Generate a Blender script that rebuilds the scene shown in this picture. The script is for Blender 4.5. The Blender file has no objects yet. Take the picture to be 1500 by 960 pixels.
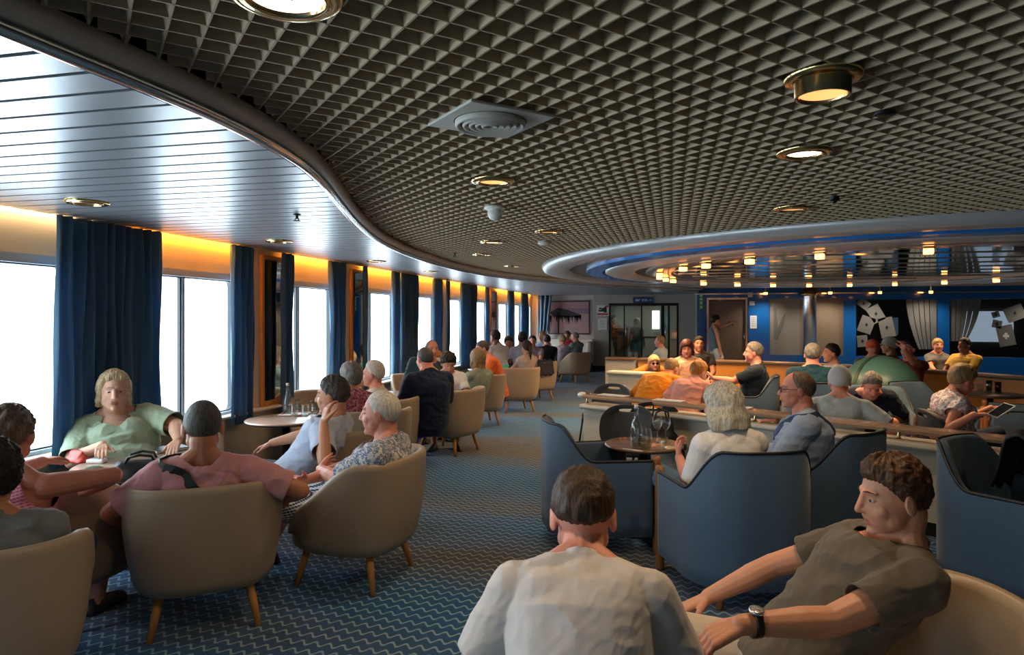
import bpy, bmesh, math, random
import numpy as np
from mathutils import Vector, Matrix, Euler
random.seed(7)
SC = bpy.context.scene
COL = SC.collection
PI = math.pi
R = math.radians
# ---------------------------------------------------------------- camera frame
HC, FPX, CX, CY = 1.52, 1000.0, 750.0, 467.0
TH = R(13.2)
ST, CT = math.sin(TH), math.cos(TH)
def at(u, d, z=0.0):
    """world point at depth d along the column u of the picture, height z"""
    a = (u - CX) / FPX
    return Vector((d * (a * CT - ST), d * (a * ST + CT), z))
def PZ(u, v, z=0.0):
    return at(u, (HC - z) / ((v - CY) / FPX), z)
def wall_y(u, x=-4.075):
    a = (u - CX) / FPX
    d = x / (a * CT - ST)
    return d * (a * ST + CT)
# ---------------------------------------------------------------- materials
MATS = {}
def nodes_of(name):
    m = bpy.data.materials.new(name); m.use_nodes = True
    nt = m.node_tree
    return m, nt, nt.nodes['Principled BSDF']
def lin(c):
    if isinstance(c, str):
        c = c.lstrip('#'); c = [int(c[i:i+2], 16) / 255 for i in (0, 2, 4)]
    return tuple((x / 12.92 if x <= .04045 else ((x + .055) / 1.055) ** 2.4) for x in c[:3]) + (1.0,)
def mat(name, col, rough=.6, metal=0., var=.0, vscale=20., bump=0., bscale=60., spec=.5, sheen=0., emit=None, estr=0., trans=0., stretch=None, coat=0.):
    if name in MATS: return MATS[name]
    m, nt, b = nodes_of(name)
    c = lin(col)
    b.inputs['Base Color'].default_value = c
    b.inputs['Roughness'].default_value = rough
    b.inputs['Metallic'].default_value = metal
    b.inputs['Specular IOR Level'].default_value = spec
    if coat: b.inputs['Coat Weight'].default_value = coat
    if sheen:
        b.inputs['Sheen Weight'].default_value = sheen
        b.inputs['Sheen Roughness'].default_value = .5
    if trans: b.inputs['Transmission Weight'].default_value = trans
    if emit is not None:
        b.inputs['Emission Color'].default_value = lin(emit)
        b.inputs['Emission Strength'].default_value = estr
    if var or bump:
        tc = nt.nodes.new('ShaderNodeTexCoord')
        mp = nt.nodes.new('ShaderNodeMapping')
        if stretch: mp.inputs['Scale'].default_value = stretch
        nt.links.new(tc.outputs['Object'], mp.inputs['Vector'])
        if var:
            n = nt.nodes.new('ShaderNodeTexNoise'); n.inputs['Scale'].default_value = vscale; n.inputs['Detail'].default_value = 4
            nt.links.new(mp.outputs[0], n.inputs['Vector'])
            rmp = nt.nodes.new('ShaderNodeValToRGB')
            rmp.color_ramp.elements[0].position = .3; rmp.color_ramp.elements[1].position = .7
            rmp.color_ramp.elements[0].color = tuple(x * (1 - var) for x in c[:3]) + (1,)
            rmp.color_ramp.elements[1].color = tuple(min(1, x * (1 + var)) for x in c[:3]) + (1,)
            nt.links.new(n.outputs['Fac'], rmp.inputs[0]); nt.links.new(rmp.outputs[0], b.inputs['Base Color'])
        if bump:
            n2 = nt.nodes.new('ShaderNodeTexNoise'); n2.inputs['Scale'].default_value = bscale; n2.inputs['Detail'].default_value = 3
            nt.links.new(mp.outputs[0], n2.inputs['Vector'])
            bp = nt.nodes.new('ShaderNodeBump'); bp.inputs['Strength'].default_value = bump; bp.inputs['Distance'].default_value = .01
            nt.links.new(n2.outputs['Fac'], bp.inputs['Height']); nt.links.new(bp.outputs[0], b.inputs['Normal'])
    MATS[name] = m
    return m
def glass_mat(name, col='#ffffff', clear=.9, rough=.02):
    """thin pane: mostly clear, a little mirror"""
    if name in MATS: return MATS[name]
    m = bpy.data.materials.new(name); m.use_nodes = True; nt = m.node_tree
    nt.nodes.clear()
    o = nt.nodes.new('ShaderNodeOutputMaterial'); mx = nt.nodes.new('ShaderNodeMixShader')
    t = nt.nodes.new('ShaderNodeBsdfTransparent'); g = nt.nodes.new('ShaderNodeBsdfGlossy')
    t.inputs[0].default_value = lin(col); g.inputs['Roughness'].default_value = rough
    g.inputs[0].default_value = (1, 1, 1, 1)
    lw = nt.nodes.new('ShaderNodeLayerWeight'); lw.inputs[0].default_value = .5
    fr = nt.nodes.new('ShaderNodeMath'); fr.operation = 'POWER'; fr.inputs[1].default_value = 4.; nt.links.new(lw.outputs['Facing'], fr.inputs[0])
    ma = nt.nodes.new('ShaderNodeMath'); ma.operation = 'MULTIPLY_ADD'; ma.inputs[1].default_value = .6; ma.inputs[2].default_value = 1 - clear
    ma.use_clamp = True
    nt.links.new(fr.outputs[0], ma.inputs[0])
    nt.links.new(ma.outputs[0], mx.inputs[0]); nt.links.new(t.outputs[0], mx.inputs[1]); nt.links.new(g.outputs[0], mx.inputs[2])
    nt.links.new(mx.outputs[0], o.inputs[0])
    MATS[name] = m
    return m
# ---------------------------------------------------------------- mesh builder
class MB:
    def __init__(s): s.v = []; s.f = []; s.mi = []; s.sm = []
    def add(s, verts, faces, mi=0, smooth=False):
        o = len(s.v); s.v += [tuple(p) for p in verts]
        s.f += [tuple(i + o for i in f) for f in faces]
        s.mi += [mi] * len(faces); s.sm += [smooth] * len(faces)
        return s
    def box(s, c, size, rz=0., mi=0, M=None):
        x, y, z = (k / 2 for k in size)
        vs = [Vector((i, j, k)) for k in (-z, z) for j in (-y, y) for i in (-x, x)]
        m = Matrix.Translation(c) @ Matrix.Rotation(rz, 4, 'Z') if M is None else M
        vs = [m @ p for p in vs]
        return s.add(vs, [(0, 2, 3, 1), (4, 5, 7, 6), (0, 1, 5, 4), (2, 6, 7, 3), (0, 4, 6, 2), (1, 3, 7, 5)], mi)
    def rings(s, rings, closed=True, cap0=True, cap1=True, mi=0, smooth=True):
        n = len(rings[0]); vs = [p for r in rings for p in r]; fs = []
        for i in range(len(rings) - 1):
            for j in range(n if closed else n - 1):
                k = (j + 1) % n
                fs.append((i * n + j, i * n + k, (i + 1) * n + k, (i + 1) * n + j))
        if cap0: fs.append(tuple(range(n - 1, -1, -1)))
        if cap1: fs.append(tuple((len(rings) - 1) * n + j for j in range(n)))
        return s.add(vs, fs, mi, smooth)
    def lathe(s, prof, c=(0, 0, 0), seg=32, sx=1., sy=1., mi=0, cap0=False, cap1=False, smooth=True, M=None):
        rs = []
        for r, z in prof:
            ring = [Vector((r * sx * math.cos(2 * PI * k / seg), r * sy * math.sin(2 * PI * k / seg), z)) for k in range(seg)]
            if M is not None: ring = [M @ p for p in ring]
            rs.append([p + Vector(c) for p in ring])
        return s.rings(rs, True, cap0, cap1, mi, smooth)
    def tube(s, pts, rad, seg=10, mi=0, caps=True, smooth=True):
        pts = [Vector(p) for p in pts]
        if not hasattr(rad, '__len__'): rad = [rad] * len(pts)
        rs = []; up = None
        for i, p in enumerate(pts):
            t = (pts[min(i + 1, len(pts) - 1)] - pts[max(i - 1, 0)]).normalized()
            if up is None:
                up = Vector((0, 0, 1)) if abs(t.z) < .9 else Vector((1, 0, 0))
            x = up.cross(t).normalized(); y = t.cross(x); up = y
            rs.append([p + (x * math.cos(2 * PI * k / seg) + y * math.sin(2 * PI * k / seg)) * rad[i] for k in range(seg)])
        return s.rings(rs, True, caps, caps, mi, smooth)
    def ell(s, c, r, seg=16, rg=10, mi=0, M=None):
        prof = []
        vs = []; fs = []
        for i in range(1, rg):
            th = PI * i / rg
            for k in range(seg):
                ph = 2 * PI * k / seg
                vs.append(Vector((r[0] * math.sin(th) * math.cos(ph), r[1] * math.sin(th) * math.sin(ph), -r[2] * math.cos(th))))
        vs.append(Vector((0, 0, -r[2]))); vs.append(Vector((0, 0, r[2])))
        for i in range(rg - 2):
            for k in range(seg):
                l = (k + 1) % seg
                fs.append((i * seg + k, i * seg + l, (i + 1) * seg + l, (i + 1) * seg + k))
        b, t = len(vs) - 2, len(vs) - 1
        for k in range(seg):
            l = (k + 1) % seg
            fs.append((b, l, k)); fs.append((t, (rg - 2) * seg + k, (rg - 2) * seg + l))
        vs = [(M @ p if M is not None else p) + Vector(c) for p in vs]
        return s.add(vs, fs, mi, True)
    def cap(s, p0, p1, r0, r1, seg=12, mi=0, squash=None):
        """closed capsule with tapered radius; squash=(axis vector, factor) flattens along an axis"""
        p0 = Vector(p0); p1 = Vector(p1); t = (p1 - p0)
        L = t.length
        t = t.normalized() if L > 1e-6 else Vector((0, 0, 1))
        up = Vector((0, 0, 1)) if abs(t.z) < .9 else Vector((1, 0, 0))
        if squash is not None:
            up = (Vector(squash[0]) - t * t.dot(Vector(squash[0]))).normalized()
        x = up.cross(t).normalized(); y = t.cross(x)
        q = squash[1] if squash is not None else 1.
        rs = []
        for i in range(1, 4):
            a = PI / 2 * i / 4
            rs.append((p0 - t * r0 * math.cos(a), r0 * math.sin(a)))
        rs.append((p0, r0)); rs.append((p0 + t * L * .5, (r0 + r1) / 2)); rs.append((p1, r1))
        for i in range(3, 0, -1):
            a = PI / 2 * i / 4
            rs.append((p1 + t * r1 * math.cos(a), r1 * math.sin(a)))
        rings = [[c + (x * math.cos(2 * PI * k / seg) + y * q * math.sin(2 * PI * k / seg)) * r for k in range(seg)] for c, r in rs]
        return s.rings(rings, True, True, True, mi, True)
    def sweep(s, path, prof, closed=False, mi=0, smooth=True, caps=True):
        """prof: list of (n, z): n along the left-hand normal of the plan path"""
        rs = []; N = len(path)
        for i, p in enumerate(path):
            a = path[(i - 1) % N] if closed else path[max(i - 1, 0)]; b = path[(i + 1) % N] if closed else path[min(i + 1, N - 1)]
            tx, ty = b[0] - a[0], b[1] - a[1]; l = math.hypot(tx, ty) or 1; nx, ny = -ty / l, tx / l
            z0 = p[2] if len(p) > 2 else 0
            rs.append([Vector((p[0] + nx * n, p[1] + ny * n, z0 + z)) for n, z in prof])
        if closed: rs.append(rs[0])
        return s.rings(rs, True, caps and not closed, caps and not closed, mi, smooth)
    def mesh(s, name):
        me = bpy.data.meshes.new(name); me.from_pydata([tuple(p) for p in s.v], [], s.f)
        me.polygons.foreach_set('material_index', s.mi); me.polygons.foreach_set('use_smooth', s.sm)
        me.update()
        return me
    def build(s, name, mats, parent=None, bevel=0., loc=None, rz=None, fixn=True, bseg=2):
        me = s.mesh(name)
        if fixn:
            bm = bmesh.new(); bm.from_mesh(me); bmesh.ops.recalc_face_normals(bm, faces=bm.faces); bm.to_mesh(me); bm.free()
        for m in (mats if isinstance(mats, (list, tuple)) else [mats]): me.materials.append(m)
        o = bpy.data.objects.new(name, me); COL.objects.link(o)
        if parent is not None: o.parent = parent
        if loc is not None: o.location = loc
        if rz is not None: o.rotation_euler = (0, 0, rz)
        if bevel:
            b = o.modifiers.new('bevel', 'BEVEL'); b.width = bevel; b.segments = bseg; b.limit_method = 'ANGLE'; b.angle_limit = R(40)
        return o
def tag(o, label=None, cat=None, group=None, kind=None):
    if label: o['label'] = label
    if cat: o['category'] = cat
    if group: o['group'] = group
    if kind: o['kind'] = kind
    return o
def empty(name, loc=(0, 0, 0), rz=0., label=None, cat=None, group=None):
    o = bpy.data.objects.new(name, None); COL.objects.link(o); o.empty_display_size = .1
    o.location = loc; o.rotation_euler = (0, 0, rz)
    return tag(o, label, cat, group)
def struct(o): o['kind'] = 'structure'; return o
def copy_tree(o, parent=None):
    c = o.copy(); COL.objects.link(c)
    if parent is not None: c.parent = parent
    for ch in list(o.children): copy_tree(ch, c)
    return c
def spline(pts, n=8):
    """Catmull-Rom through plan points"""
    P = [Vector(p) for p in pts]; out = []
    for i in range(len(P) - 1):
        p0 = P[max(i - 1, 0)]; p1 = P[i]; p2 = P[i + 1]; p3 = P[min(i + 2, len(P) - 1)]
        for k in range(n):
            t = k / n
            out.append(.5 * ((2 * p1) + (p2 - p0) * t + (2 * p0 - 5 * p1 + 4 * p2 - p3) * t * t + (3 * p1 - p0 - 3 * p2 + p3) * t ** 3))
    out.append(P[-1])
    return out
# ================================================================ ROOM
XW, ZC, ZG, ZT = -4.075, 2.21, 2.285, 2.345
XR, YB, YBLUE, YFAR = 11.0, -5.0, 18.0, 20.0
CREAM = mat('wall_cream', '#cdbfa6', .55, var=.04, vscale=3)
WHITEW = mat('wall_white', '#d8d6d0', .5)
GREYW = mat('wall_grey', '#a9aaa2', .55, var=.03, vscale=2)
ALU = mat('satin_aluminium_slat', '#8f939b', .33, metal=.5)
CHROME = mat('chrome', '#dfe3e8', .12, metal=1.)
STEEL = mat('polished_steel', '#dcdee2', .22, metal=1.)
BRONZE = mat('bronze_grey_trim', '#d6cec4', .35, metal=.0)
BRASS = mat('brass', '#c9b27a', .16, metal=1.)
TAUPE = mat('taupe_grid', '#a38f70', .6)
DARKBR = mat('dark_brown_cell', '#4a3622', .8)
BLUEP = mat('blue_lacquer', '#155a9e', .22, coat=.4)
BLACKM = mat('black_metal', '#151516', .4, metal=.4)
WHITEP = mat('white_plastic', '#e4e4e0', .35)
GOLDWOOD = mat('honey_wood', '#b07a35', .35, var=.18, vscale=6, stretch=(1, 1, .1))
WOODLEG = mat('beech_wood', '#b98245', .45, var=.15, vscale=8, stretch=(4, 4, .4))

# ---- floor with wave-line carpet
def carpet():
    m, nt, b = nodes_of('wave_carpet')
    N = nt.nodes.new; L = nt.links.new
    tc = N('ShaderNodeTexCoord'); sp = N('ShaderNodeSeparateXYZ'); L(tc.outputs['Object'], sp.inputs[0])
    def math_(op, a, bb=None, c=None):
        n = N('ShaderNodeMath'); n.operation = op
        for i, k in enumerate((a, bb, c)):
            if k is None: continue
            if isinstance(k, (int, float)): n.inputs[i].default_value = k
            else: L(k, n.inputs[i])
        return n.outputs[0]
    x, y = sp.outputs[0], sp.outputs[1]
    s = math_('SINE', math_('MULTIPLY', x, 2 * PI / .070))
    yy = math_('MULTIPLY_ADD', s, .018, y)
    fr = math_('FRACT', math_('MULTIPLY', yy, 1 / .078))
    line = math_('LESS_THAN', fr, .22)
    # broad blue / taupe colour bands across the carpet
    nz = N('ShaderNodeTexNoise'); nz.inputs['Scale'].default_value = .55; nz.inputs['Detail'].default_value = 1.5
    mp = N('ShaderNodeMapping'); mp.inputs['Scale'].default_value = (.35, 1.6, 1); L(tc.outputs['Object'], mp.inputs[0]); L(mp.outputs[0], nz.inputs['Vector'])
    rp = N('ShaderNodeValToRGB'); e = rp.color_ramp.elements
    e[0].position = .40; e[0].color = lin('#12588c'); e[1].position = .62; e[1].color = lin('#414a52')
    L(nz.outputs['Fac'], rp.inputs[0])
    rl = N('ShaderNodeValToRGB'); e = rl.color_ramp.elements
    e[0].position = .40; e[0].color = lin('#86aec6'); e[1].position = .62; e[1].color = lin('#9a958c')
    L(nz.outputs['Fac'], rl.inputs[0])
    mx = N('ShaderNodeMix'); mx.data_type = 'RGBA'
    L(line, mx.inputs[0]); L(rp.outputs[0], mx.inputs[6]); L(rl.outputs[0], mx.inputs[7])
    pile = N('ShaderNodeTexNoise'); pile.inputs['Scale'].default_value = 400
    L(tc.outputs['Object'], pile.inputs['Vector'])
    m2 = N('ShaderNodeMix'); m2.data_type = 'RGBA'; m2.blend_type = 'MULTIPLY'; m2.inputs[0].default_value = .55
    rr = N('ShaderNodeValToRGB'); rr.color_ramp.elements[0].color = (.35, .35, .35, 1); rr.color_ramp.elements[1].color = (1, 1, 1, 1)
    L(pile.outputs['Fac'], rr.inputs[0]); L(mx.outputs[2], m2.inputs[6]); L(rr.outputs[0], m2.inputs[7])
    L(m2.outputs[2], b.inputs['Base Color'])
    b.inputs['Roughness'].default_value = .95; b.inputs['Specular IOR Level'].default_value = .15
    b.inputs['Sheen Weight'].default_value = .15
    bp = N('ShaderNodeBump'); bp.inputs['Strength'].default_value = .5; bp.inputs['Distance'].default_value = .004
    L(pile.outputs['Fac'], bp.inputs['Height']); L(bp.outputs[0], b.inputs['Normal'])
    return m
struct(MB().box((3.5, 9.5, -.05), (15.6, 30, .1)).build('floor', carpet()))

# ---- left wall with its row of windows
WINS = [(-4.6, -3.35), (-2.7, -1.45), (-.8, .45), (.95, 2.2), (2.55, 3.95), (4.52, 5.8), (6.66, 7.72), (8.52, 9.66), (10.3, 11.45), (12.0, 13.1), (13.85, 14.95), (15.75, 17.0), (17.55, 18.55), (19.05, 19.7)]
ZS, ZH = .60, 1.93
w = MB()
edges = [YB] + [e for p in WINS for e in p] + [YFAR + .2]
tx = .09
w.box((XW - tx / 2, (YB + YFAR + .2) / 2, ZS / 2), (tx, YFAR + .2 - YB, ZS))
w.box((XW - tx / 2, (YB + YFAR + .2) / 2, (ZH + 2.6) / 2), (tx, YFAR + .2 - YB, 2.6 - ZH))
for i in range(0, len(edges), 2):
    a, bb = edges[i], edges[i + 1]
    w.box((XW - tx / 2, (a + bb) / 2, (ZS + ZH) / 2), (tx, bb - a, ZH - ZS))
struct(w.build('wall_left', CREAM))
struct(MB().box((XW + .05, (YB + YFAR) / 2, ZS + .012), (.14, YFAR - YB - .02, .024)).build('trim_1', mat('sill_white', '#d9cfc0', .35), bevel=.006))
FRAMEM = mat('window_frame_white', '#a9b6c1', .35)
GASKET = mat('window_gasket', '#22262a', .5)
PANE = glass_mat('window_glass', '#f2f7f8', .97)
def rrect(cy, cz, hy, hz, r, n=5):
    out = []
    for (sy, sz, a0) in ((1, 1, 0), (-1, 1, 90), (-1, -1, 180), (1, -1, 270)):
        for k in range(n + 1):
            a = R(a0 + 90 * k / n)
            out.append((cy + sy * (hy - r) + r * math.cos(a), cz + sz * (hz - r) + r * math.sin(a)))
    return out
def window(i, y0, y1):
    root = empty('window_%d' % i, (XW - .05, (y0 + y1) / 2, 0)); struct(root)
    hy, hz, cz = (y1 - y0) / 2, (ZH - ZS) / 2, (ZH + ZS) / 2
    def frame(name, o, inn, x0, x1, m, r=.11):
        A = [rrect(0, cz, hy - o, hz - o, max(.02, r - o)), rrect(0, cz, hy - inn, hz - inn, max(.02, r - inn))]
        f = MB(); loops = [[Vector((x, p[0], p[1])) for p in ring] for x, ring in ((x0, A[0]), (x1, A[0]), (x1, A[1]), (x0, A[1]))]
        loops.append(loops[0]); f.rings(loops, True, False, False, smooth=False)
        o_ = f.build(name, m, root); o_['kind'] = 'structure'; return o_
    frame('window_frame', -.012, .05, -.03, .062, FRAMEM); frame('window_gasket', .048, .06, -.02, .03, GASKET)
    # corner fillers behind the rounded frame
    ym = -hy + (.27 if i > 6 else .44) * 2 * hy
    b_ = MB().box((0, ym, cz), (.05, .035, 2 * hz - .08)).box((.0, ym - .026, cz), (.03, .016, 2 * hz - .08), mi=1).build('window_mullion', [FRAMEM, GASKET], root); struct(b_)
    struct(MB().box((-.01, 0, cz), (.006, 2 * hy - .07, 2 * hz - .07)).build('window_pane', PANE, root))
for i, (y0, y1) in enumerate(WINS): window(i + 1, y0, y1)

# ---- the rest of the shell
struct(MB().box((3.5, YB - .1, 1.3), (15.6, .2, 2.6)).build('wall_back', CREAM))
struct(MB().box((XR + .1, 9.5, 1.3), (.2, 29.4, 2.6)).build('wall_right', mat('wall_brown', '#5d5044', .6)))
# far wall with the glass door opening
xa, xb = at(893, 20.2).x, at(994, 20.2).x
XSIDE = at(1021, 18.0).x
w = MB()
def wy(x0, x1, z0, z1, y=YFAR, t=.16, mi=0): w.box(((x0 + x1) / 2, y + t / 2, (z0 + z1) / 2), (x1 - x0, t, z1 - z0), mi=mi)
xg = at(871, 20.2).x
wy(XW, xg, 0, 2.6, mi=1); wy(xg, xa, 0, 2.6); wy(xb, XSIDE + .2, 0, 2.6); wy(xa, xb, 1.97, 2.6)
struct(w.build('wall_far', [GREYW, WHITEW]))
struct(MB().box((XSIDE + .06, (YBLUE + YFAR) / 2 + .1, 1.3), (.12, YFAR - YBLUE - .22, 2.6)).build('wall_side', GREYW))
w = MB(); w.box(((XW + xa) / 2, YFAR - .012, .07), (xa - XW - .02, .024, .14)); w.box(((xb + XSIDE) / 2, YFAR - .012, .07), (XSIDE - xb - .02, .024, .14))
struct(w.build('baseboard_far', mat('dark_blue_base', '#1b2a38', .6)))
# vestibule behind the doors
w = MB(); w.box((xa - .9, 21.9, 1.3), (.1, 3.4, 2.6)); w.box((xb + 1.2, 21.9, 1.3), (.1, 3.4, 2.6)); w.box(((xa + xb) / 2 + .15, 23.65, 1.3), (xb - xa + 2.3, .1, 2.6))
struct(w.build('wall_vestibule', mat('vestibule_grey', '#8b8a84', .6)))
struct(MB().box(((xa + xb) / 2 + .15, 21.95, 2.25), (xb - xa + 2.3, 3.5, .1)).build('ceiling_vestibule', WHITEW))
struct(MB().box(((xa + xb) / 2 + .15, 22.0, 2.19), (.9, .9, .02)).build('vestibule_fill_panel', mat('vestibule_fill_glow', '#ffffff', .5, emit='#fff1dc', estr=6.)))  # glowing panel added to brighten the vestibule behind the glass doors

# ---- ceiling: aluminium slats up to an S-shaped edge
SPX = [(0, 44), (106, 83), (191, 115), (262, 143.5), (319, 170), (372, 195), (418, 220), (453, 244), (478, 264), (496, 294), (520, 329), (546, 352), (580, 368), (619, 382), (658, 393), (705, 403.5), (748, 409)]
S0 = [PZ(u, v, ZC) for u, v in SPX]
S0 = [Vector((-1.75, -5.0, 0)), Vector((-1.70, -2.5, 0)), Vector((-1.62, -.6, 0)), Vector((-1.57, .7, 0))] + [Vector((p.x, p.y, 0)) for p in S0[1:]]
S0 += [Vector((-2.25, 12.6, 0)), Vector((-1.55, 14.0, 0)), Vector((-.7, 15.6, 0)), Vector((.2, 17.0, 0)), Vector((.75, 18.0, 0))]
# smooth
for _ in range(2):
    S0 = [S0[0]] + [(S0[i - 1] + 2 * S0[i] + S0[i + 1]) / 4 for i in range(1, len(S0) - 1)] + [S0[-1]]
SCURVE = spline(S0, 8)
SY = [p.y for p in SCURVE]; SX = [p.x for p in SCURVE]
def sx(y): return float(np.interp(y, SY, SX)) if y <= 18.0 else .75 + (y - 18) * .2
sl = MB(); y = YB; pitch = .15; gap = .020
while y < YFAR - .01:
    y1 = min(y + pitch - gap, YFAR); n = 3
    ys = [y + (y1 - y) * k / n for k in range(n + 1)]
    for k in range(n):
        pass
    top, bot = ZC + .014, ZC
    vs = []; x0 = XW + .085
    ring = [(x0, y), *[(sx(q) - .004, q) for q in ys], (x0, y1)]
    m_ = len(ring)
    vs = [(p[0], p[1], bot) for p in ring] + [(p[0], p[1], top) for p in ring]
    fs = [tuple(range(m_ - 1, -1, -1)), tuple(range(m_, 2 * m_))] + [(i, (i + 1) % m_, m_ + (i + 1) % m_, m_ + i) for i in range(m_)]
    sl.add(vs, fs); y += pitch
struct(sl.build('ceiling_slats', ALU))
pl = MB(); ys = np.linspace(YB, YFAR, 60)
vs = [(XW, q, ZC + .1) for q in ys] + [(sx(q), q, ZC + .1) for q in ys]
pl.add(vs, [(i, i + 1, 61 + i, 60 + i) for i in range(59)])
struct(pl.build('ceiling_backing', mat('ceiling_gap_dark', '#15161a', .9)))
# trims along the S edge: chrome bead below, bronze fascia above
path = [(p.x, p.y) for p in SCURVE]
bead = [(.012 + .026 * math.cos(a), ZC + .004 + .026 * math.sin(a)) for a in [2 * PI * k / 10 for k in range(10)]]
struct(MB().sweep(path, bead).build('trim_2', CHROME))
fas = [(-.012, ZC + .02), (-.022, ZC + .05), (-.03, ZC + .085), (-.012, ZC + .095), (.004, ZC + .06), (.004, ZC + .02)]
struct(MB().sweep(path, fas).build('trim_3', BRONZE))

# ---- oval recess of rings with a mirrored ceiling
OC, OA, OB = Vector((3.0, 10.75, 0)), 4.9, 5.25
def inside_oval(x, y, grow=0.):
    return ((x - OC.x) / (OA + grow)) ** 2 + ((y - OC.y) / (OB + grow)) ** 2 < 1
def oval_ring(name, prof, m, n=96, smooth=True):
    """prof: (inset, z) loop swept round the oval"""
    o = MB(); rs = []
    for k in range(n):
        a = 2 * PI * k / n
        rs.append([Vector((OC.x + (OA - i) * math.cos(a), OC.y + (OB - i) * math.sin(a), z)) for i, z in prof])
    rs.append(rs[0])
    o.rings(rs, True, False, False, smooth=smooth)
    b = o.build(name, m); struct(b); return b
RIMW = mat('rim_white_metal', '#bcbdbf', .3, metal=.25)
oval_ring('trim_4', [(-.03, ZG + .05), (-.03, ZG - .03), (0, ZG - .075), (.08, ZG - .09), (.3, ZG - .085), (.37, ZG - .06), (.37, ZG + .08)], RIMW)
oval_ring('trim_5', [(.37, ZG + .06), (.37, ZG - .035), (.62, ZG - .035), (.62, ZG + .06)], mat('groove_grey', '#5d6167', .3, metal=.3), smooth=False)
oval_ring('trim_6', [(.62, ZG + .06), (.62, ZG - .075), (.86, ZG - .078), (.88, ZG + .06)], mat('blue_ring', '#1c7ad0', .25, coat=.3), smooth=False)
oval_ring('trim_7', [(.90, ZG + .06), (.90, ZG - .07), (.95, ZG - .09), (1.28, ZG - .09), (1.34, ZG - .065), (1.34, ZG + .06)], RIMW)
oval_ring('trim_8', [(1.34, ZG + .06), (1.34, ZG - .05), (1.5, ZG - .05), (1.5, ZG + .06)], mat('groove_dark', '#2a2c30', .3), smooth=False)
oval_ring('trim_9', [(1.5, ZG + .06), (1.5, ZG - .065), (1.56, ZG - .08), (1.86, ZG - .08), (1.9, ZG - .065), (1.9, ZG + .06)], mat('lamp_ring_rose', '#b3a59f', .2, metal=.5))
dm = MB(); n = 96
dm.add([(OC.x + (OA - 1.9) * math.cos(2 * PI * k / n), OC.y + (OB - 1.9) * math.sin(2 * PI * k / n), ZG - .03) for k in range(n)], [tuple(range(n))])
MIRR = mat('mirror_ceiling', '#777b80', .06, metal=1., var=.12, vscale=1.3)
struct(dm.build('ceiling_mirror', MIRR))
jm = MB()
for k in range(-4, 5):      # seams between the mirror sheets
    dy = k * .75
    hw = (OA - 1.9) * math.sqrt(max(0, 1 - (dy / (OB - 1.9)) ** 2)) - .02
    jm.box((OC.x, OC.y + dy, ZG - .034), (2 * hw, .03, .012))
struct(jm.build('trim_10', CHROME))

# ---- egg-crate grid ceiling: tapered blades in two diagonal directions
gm = MB()
GP = .088
def in_grid(x, y): return x > sx(y) + .03 and x < 9.6 and -2.0 < y < YBLUE - .02 and not inside_oval(x, y, .0) and y < 19
for d, nrm in (((math.cos(R(45)), math.sin(R(45))), (-math.sin(R(45)), math.cos(R(45)))), ((-math.cos(R(45)), math.sin(R(45))), (math.sin(R(45)), math.cos(R(45))))):
    for k in range(-220, 400):
        off = k * GP; run = None
        for t in np.arange(-22, 30, .06):
            x, y = off * nrm[0] + t * d[0], off * nrm[1] + t * d[1]
            ins = in_grid(x, y)
            if ins and run is None: run = t
            if run is not None and not ins:
                if t - run > .1:
                    rs = []
                    for tt in (run, t - .03):
                        px, py = off * nrm[0] + tt * d[0], off * nrm[1] + tt * d[1]
                        rs.append([Vector((px + nrm[0] * q, py + nrm[1] * q, z)) for q, z in ((-.003, ZG), (.003, ZG), (.009, ZG + .02), (.024, ZT), (-.024, ZT), (-.009, ZG + .02))])
                    gm.rings(rs, True, True, True, smooth=False)
                run = None
struct(gm.build('ceiling_grid', TAUPE))
bk = MB()
ys = np.linspace(-2.2, YBLUE, 70)
vs = [(sx(q) - .1, q, ZT + .002) for q in ys] + [(XR, q, ZT + .002) for q in ys]
bk.add(vs, [(i, i + 1, 71 + i, 70 + i) for i in range(69)])
struct(bk.build('ceiling_panel', DARKBR))
struct(MB().box((3.4, -3.6, 2.4), (11.0, 2.9, .08)).build('ceiling_rear', WHITEW))
struct(MB().box((3.5, 9.5, 2.66), (15.6, 30, .1)).build('ceiling_deck', mat('deck_steel', '#444444', .8)))

# ---- blue wall across the far right with etched glass
BZ = 2.12
def bx_u(u): return at(u, 1).x / at(u, 1).y * YBLUE
bw = MB()
def bseg(u0, u1, z0, z1, mi=0, t=.12, y=YBLUE):
    x0, x1 = bx_u(u0), bx_u(u1)
    bw.box(((x0 + x1) / 2, y + t / 2, (z0 + z1) / 2), (x1 - x0, t, z1 - z0), mi=mi)
for a, b_ in ((1021, 1034), (1096, 1127), (1236, 1254), (1374, 1391), (1560, 1700)): bseg(a, b_, 0, BZ)
for a, b_, z in ((1034, 1096, 2.05), (1127, 1236, 2.02), (1254, 1374, 1.98), (1391, 1560, 1.98)): bseg(a, b_, z, BZ)
for a, b_ in ((1127, 1236), (1254, 1374), (1391, 1560)): bseg(a, b_, 0, .62)
bw.box(((bx_u(1021) + XR) / 2, YBLUE + .06, (BZ + 2.6) / 2), (XR - bx_u(1021), .12, 2.6 - BZ))
bw.box(((bx_u(1700) + XR) / 2, YBLUE + .06, 1.1), (XR - bx_u(1700), .12, 2.2))
struct(bw.build('wall_blue', BLUEP))
struct(MB().box(((bx_u(1018) + XR) / 2, YBLUE - .05, BZ + .02), (XR - bx_u(1018), .12, .035)).build('trim_11', CHROME))
# room behind the glass
w = MB(); w.box((6.0, 21.6, 1.3), (11, .1, 2.6)); w.box((6., 19.9, 2.3), (11, 3.4, .1))
struct(w.build('wall_behind', mat('dim_back_room', '#4d4238', .7)))
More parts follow.
